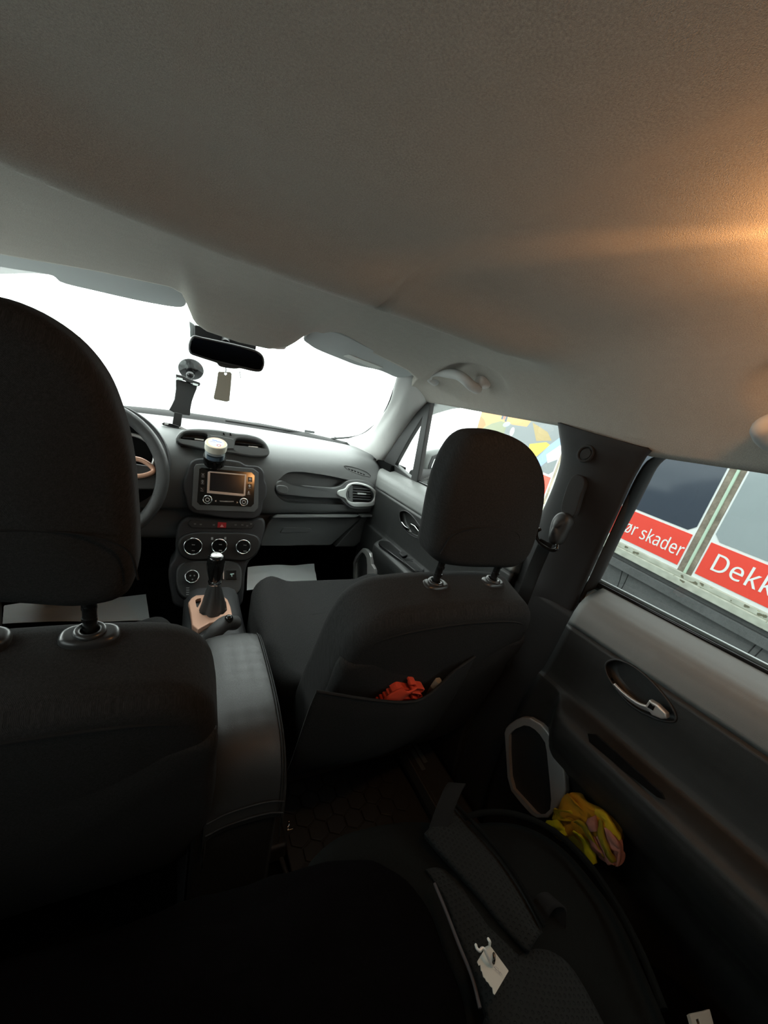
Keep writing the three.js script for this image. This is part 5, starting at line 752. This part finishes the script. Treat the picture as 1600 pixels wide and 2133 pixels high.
// torn white swing tag with its wire hook, on the backpack
{
  const FT = new Frame(at(1025, 2010, 'y', 0.535), V3(1, 0, 0.25), V3(-0.1, 0.35, -1));
  const t = thing('swing_tag', 'white torn swing tag lying on the backpack strap', 'tag');
  const s = 150 / 1600, z = (x, y) => [960 + x * s, 1900 + y * s];
  const torn = [[545, 770], [640, 725], [1055, 1290], [1062, 1310], [755, 1835], [725, 1810], [705, 1680], [660, 1650], [610, 1560], [575, 1540], [540, 1470], [505, 1440], [480, 1330], [450, 1290], [440, 1170], [405, 1190], [370, 1110], [380, 1080], [505, 870]].map(([x, y]) => z(x, y));
  part('card', slab(FT, FT.pts(torn), 0.0012, 0), mat(col(0.55, 0.55, 0.50), 0.9), t);
  const q = printQuad(FT, [z(760, 1180), z(900, 1300), z(945, 1460), z(690, 1230)], printTex(128, 64, (c) => { c.fillStyle = '#c3c3bb'; c.fillRect(0, 0, 128, 64); c.fillStyle = '#777'; for (let i = 0; i < 9; i++) c.fillRect(8 + i * 13, 22 + (i % 3) * 5, 8, 18); c.fillRect(10, 6, 60, 5); c.fillRect(30, 54, 70, 4); }), {}, 0.0004); part('print', q[0], q[1], t);
  const hk = thing('wire_hook', 'bent bright wire hook piercing the white swing tag', 'hook');
  const p = (x, y, c) => { const [a, b] = FT.px(...z(x, y), c); return FT.p3(a, b, c); };
  part('wire', tubeCap([p(335, 735, 0.010), p(360, 810, 0.010), p(420, 855, 0.010), p(465, 810, 0.010), p(515, 815, 0.010), p(580, 950, 0.008), p(650, 1100, 0.005), p(690, 1180, 0.001)], 0.0016, 50, 8), M.brightTrim, hk);
  part('wire', tubeCap([p(610, 600, 0.008), p(645, 660, 0.008), p(640, 720, 0.004)], 0.0016, 16, 8), M.brightTrim, hk);
  part('wire', tubeCap([p(735, 930, 0.004), p(740, 1050, 0.004), p(730, 1120, 0.001)], 0.0016, 16, 8), M.chromeDark, hk);
  // rear belt tongue poking up at the bench edge
  const bt = thing('belt_buckle', 'beige rear seat belt buckle end beside the door', 'belt buckle'), FK = new Frame(at(1468, 2118, 'y', 0.46), V3(1, 0, 0.1), V3(0, 0.4, -1));
  part('plate', slab(FK, FK.pts([[1437, 2114], [1442, 2111], [1470, 2105], [1479, 2102], [1482, 2112], [1492, 2150], [1450, 2160]]), 0.006, 0.001, [FK.pts([[1447, 2121], [1455, 2119], [1460, 2134], [1453, 2137]])]), mat(col(0.30, 0.28, 0.24), 0.7), bt);
}
// ---------- outside ----------
{
  const hood = thing('bonnet', 'white car bonnet seen through the windscreen', 'bonnet');
  const grid = []; for (let j = 0; j <= 16; j++) { grid[j] = []; for (let i = 0; i <= 24; i++) { const t = i / 24 * 2 - 1, z = lerp(-2.12 + 0.30 * t * t, -3.15 + 0.22 * t * t, j / 16); grid[j][i] = V3(t * 0.80, 0.885 - 0.05 * t * t - 0.06 * Math.pow(j / 16, 2) + 0.015 * smooth(0.45, 0.6, Math.abs(t)), z); } }
  part('bonnet_skin', sheet(grid, -0.02), M.white, hood);
  part('front_body', box(-0.85, 0.85, -0.2, 0.78, -3.2, -2.36, 0.05), M.white, hood);
  for (const [x, y] of [[285, 826], [500, 861]]) { const p = at(x, y, 'z', -2.30); part('washer_nozzle', new RoundedBoxGeometry(0.035, 0.014, 0.02, 2, 0.004).translate(p.x, p.y, p.z), M.plasticGrey, hood, 'grey washer nozzle'); }
  const cow = thing('cowl_panel', 'black cowl strip and wiper at the foot of the windscreen', 'cowl');
  const c = []; for (let i = 0; i <= 16; i++) { const t = i / 16 * 2 - 1; c.push(V3(t * 0.66, 0.894 - 0.018 * t * t, -2.10 + 0.26 * t * t)); }
  part('cowl_strip', loft([c.map((p) => p.clone().add(V3(0, -0.03, 0.02))), c, c.map((p) => p.clone().add(V3(0, 0.012, -0.03)))], 40, 8, 0.006), M.rubber, cow);
  const w = [[470, 876], [560, 890], [640, 903], [700, 912]].map(([x, y]) => at(x, y, 'z', -2.04));
  part('wiper_blade', tube(w, 0.005, 30), M.rubber, cow); part('wiper_joint', new RoundedBoxGeometry(0.055, 0.012, 0.012, 2, 0.003).translate(at(645, 899, 'z', -2.04).x, at(645, 899, 'z', -2.04).y, -2.04), M.dashDark, cow);
  // passenger door mirror
  const dm = thing('door_mirror', 'grey passenger door mirror outside the front window', 'door mirror'), F = new Frame(at(905, 975, 'x', 0.84), V3(1, 0, 0.25), V3(0, 1, 0));
  part('shell', pillow(F, F.pts([[876, 1000], [878, 965], [886, 945], [905, 938], [960, 936], [1000, 945], [1010, 990], [985, 1025], [930, 1028], [888, 1018]]), 0.10, 0.03, { n: 70, back: 0.02 }), mat(col(0.07, 0.075, 0.072), 0.4), dm);
  part('mirror_frame', slab(F.at(0.004), F.pts([[890, 1012], [892, 970], [900, 950], [915, 944], [990, 948], [1000, 990], [980, 1018], [920, 1020]]), 0.012, 0.003, [F.pts([[895, 1007], [897, 972], [904, 955], [917, 949], [984, 953], [993, 989], [976, 1012], [920, 1014]])]), M.rubber, dm);
  part('mirror_glass', slab(F.at(0.001), F.pts([[895, 1007], [897, 972], [904, 955], [917, 949], [984, 953], [993, 989], [976, 1012], [920, 1014]]), 0.002), mat(col(0.6, 0.64, 0.62), 0.02, { metalness: 1 }), dm);
  part('arm', cyl(V3(0.72, 0.84, -1.42), V3(0.86, 0.86, -1.44), 0.03, 0.025), M.rubber, dm);
}
// shop front beside the car; the car stands nose-up by about four degrees, so the shop's level runs down to the rear
{
  const S = new Frame(V3(2.2, 0, -1), V3(0, -0.075, 1), V3(0, 1, 0.075));   // u along the wall to the rear, v up, n towards the car
  const R = (u0, u1, v0, v1) => [[u0, v0], [u1, v0], [u1, v1], [u0, v1]];
  const concrete = dataTex(512, (x, y) => { const k = 92 + 12 * per(x, y, 512, 8, 2) + 10 * per(x, y, 512, 40, 6) + 18 * (rnd() - 0.5); return [clampB(k), clampB(k + 1), clampB(k)]; }, true);
  const wallM = mat(col(0.9), 0.9, { map: rep(concrete, 0.8), bumpMap: rep(grainTex, 0.05), bumpScale: 0.001 });
  const wall = thing('shop_wall', 'dark grey cracked shop wall base below the sign windows', 'wall');
  part('plinth', slab(S, R(-1.98, 3, -0.9, 0.425), 0.4), wallM, wall);
  part('plinth_cap', slab(S.at(0.03), R(-1.98, 3, 0.425, 0.475), 0.40, 0.004), wallM, wall);
  part('plinth_band', slab(S.at(0.012), R(-1.98, 3, 0.475, 0.505), 0.3, 0.003), wallM, wall);
  const crackM = mat(col(0.012), 1);
  for (const [u, n] of [[-0.285, 0], [-0.255, 1], [0.37, 2], [0.405, 3], [0.56, 4]]) { const pts = []; for (let k = 0; k <= 9; k++) pts.push(S.p3(u + 0.012 * Math.sin(k * 1.3 + n) + 0.008 * k * 0.2, 0.42 - k * 0.09, 0.0005)); part('crack', tube(pts, 0.0022, 40, false, 5), crackM, wall); }
  const sill = thing('window_sill', 'weathered pale sill with peeling paint under the shop windows', 'sill');
  const sillT = dataTex(256, (x, y) => { const k = per(x, y, 256, 7, 3) + 0.6 * per(x, y, 256, 22, 9), m = per(x, y, 256, 12, 5); return k > 0.40 ? [104, 102, 84] : m > 0.45 ? [150, 140, 70] : [176 + 30 * m, 178 + 30 * m, 164 + 30 * m]; }, true);
  part('sill_board', slab(S.at(0.035), R(-1.98, 3, 0.505, 0.545), 0.2, 0.004), mat(col(1), 0.9, { map: rep(sillT, 0.4) }), sill);
  part('drip_edge', slab(S.at(0.02), R(-1.98, 3, 0.545, 0.572), 0.15, 0.003), mat(col(1), 0.9, { map: rep(sillT, 0.6) }), sill);
  const postM = mat(col(1), 0.85, { map: rep(dataTex(256, (x, y) => { const k = per(x, y, 256, 6, 4) + 0.5 * per(x, y, 256, 26, 2); return [132 + 40 * k, 122 + 38 * k, 108 + 34 * k]; }, true), 0.3) });
  const mullion = (u0, u1, label) => { const m = thing('window_post', label, 'window post', 'shop window posts'); part('post', slab(S.at(0.0), R(u0, u1, 0.572, 1.70), 0.1, 0.003), postM, m); const um = lerp(u0, u1, 0.55); part('glazing_strip', slab(S.at(0.008), R(um - 0.006, um + 0.006, 0.572, 1.70), 0.02, 0.002), mat(col(0.48, 0.62, 0.48), 0.5), m, 'pale green glazing strip'); };
  mullion(-0.036, 0.034, 'weathered brown window post between the two red lettered signs');
  mullion(-0.996, -0.935, 'weathered brown window post beside the picture poster');
  const white = mat(col(0.78, 0.80, 0.78), 0.6), red = mat(col(0.80, 0.060, 0.035), 0.6);
  function signWindow(label, u0, u1, pic, picLabel) {
    const w = thing('sign_window', label, 'window sign', 'shop window signs');
    part('white_border', slab(S.at(0.0), R(u0, u1, 0.572, 1.70), 0.03), white, w, 'white foil border');
    part('red_strip', slab(S.at(0.003), R(u0 + 0.009, u1 - 0.009, 0.594, 0.771), 0.006), red, w, 'red foil strip');
    const b = 0.009, v0 = 0.786, v1 = 1.69, cr = 0.03, sh = [[u0 + b + cr, v0], [u1 - b - cr, v0], [u1 - b, v0 + cr], [u1 - b, v1], [u0 + b, v1], [u0 + b, v0 + cr]];
    const g = slab(S.at(0.003), sh, 0.006); { const pa = g.attributes.position, uv = g.attributes.uv, c = V3(0, 0, 0); for (let i = 0; i < pa.count; i++) { c.fromBufferAttribute(pa, i).sub(S.o); uv.setXY(i, (c.dot(S.u) - u0) / (u1 - u0), (c.dot(S.v) - v0) / (v1 - v0)); } }
    part('pane', g, pic, w, picLabel); return w;
  }
  const w1 = signWindow('shop window with red strip lettered ør skader', -0.935, -0.036, mat(col(0.055, 0.066, 0.085), 0.10), 'dark blue-grey window pane');
  const ft = S.at(0.0035);
  part('lettering', fitText(ft, 'ør skader', [1299, 1106], [1419, 1157], [1307, 1082]), white, w1, 'white letters');
  const w2 = signWindow('shop window with red strip lettered Dekk', 0.034, 1.5, mat(col(0.30, 0.34, 0.345), 0.12), 'window pane with its reflection painted as pale grey');  // pale pane colour stands in for the reflection in the glass
  part('lettering', fitText(ft, 'Dekk', [1479, 1186], [1606, 1243], [1494, 1152]), white, w2, 'white letters');
  const poster = printTex(512, 512, (c) => {
    const poly = (f, p) => { c.fillStyle = f; c.beginPath(); p.forEach(([x, y], k) => (k ? c.lineTo(x, y) : c.moveTo(x, y))); c.closePath(); c.fill(); };
    c.fillStyle = '#8e8f87'; c.fillRect(0, 0, 512, 512); poly('#8a8f70', [[0, 360], [190, 335], [210, 512], [0, 512]]); poly('#7f8688', [[190, 350], [512, 300], [512, 512], [200, 512]]);
    c.save(); c.translate(0, 32); poly('#d8a066', [[0, 210], [120, 230], [320, 296], [308, 322], [230, 330], [150, 328], [95, 352], [40, 392], [8, 388], [0, 340]]); poly('#c08450', [[0, 330], [40, 346], [60, 366], [40, 392], [8, 390]]);
    c.fillStyle = '#44586a'; c.fillRect(146, 268, 12, 52); c.fillRect(172, 274, 12, 52); c.fillStyle = '#b2685a'; c.fillRect(160, 292, 10, 26); c.restore();
    c.fillStyle = '#a5c6cc'; c.beginPath(); c.ellipse(190, 368, 22, 11, -0.4, 0, 7); c.fill(); c.fillStyle = '#efefe6'; c.beginPath(); c.ellipse(236, 392, 12, 20, 0, 0, 7); c.fill();
    poly('#a8925c', [[330, 330], [420, 352], [452, 380], [380, 400]]); poly('#d0be3e', [[352, 420], [430, 392], [452, 398], [400, 470], [360, 476]]); poly('#93aedc', [[392, 500], [452, 396], [490, 352], [512, 345], [512, 400], [430, 512], [396, 512]]); poly('#e3ebf6', [[450, 440], [512, 370], [512, 440], [470, 470]]);
  });
  signWindow('shop window poster of tanned arm, grey cloth and yellow patches beyond the headrest', -1.965, -0.996, mat(col(0.5), 0.5, { map: poster }), 'printed colour poster');
  const top = thing('shop_facade', 'plain grey shop facade above the sign windows', 'building');
  part('lintel', slab(S.at(0.02), R(-1.98, 3, 1.70, 2.1), 0.4), wallM, top); part('side_wall', slab(S.at(-0.11), R(-1.98, 3, 0.4, 2.1), 0.3), wallM, top);
  single('ground', new THREE.PlaneGeometry(60, 60).rotateX(-Math.PI / 2).rotateX(0.075).translate(0, -0.55, 0), mat(col(0.58, 0.60, 0.60), 0.95), 'pale ground around the car', 'ground', null, 'structure');  // tone raised for a white view outside and bounce onto the headliner
}
renderer.render(scene, camera);
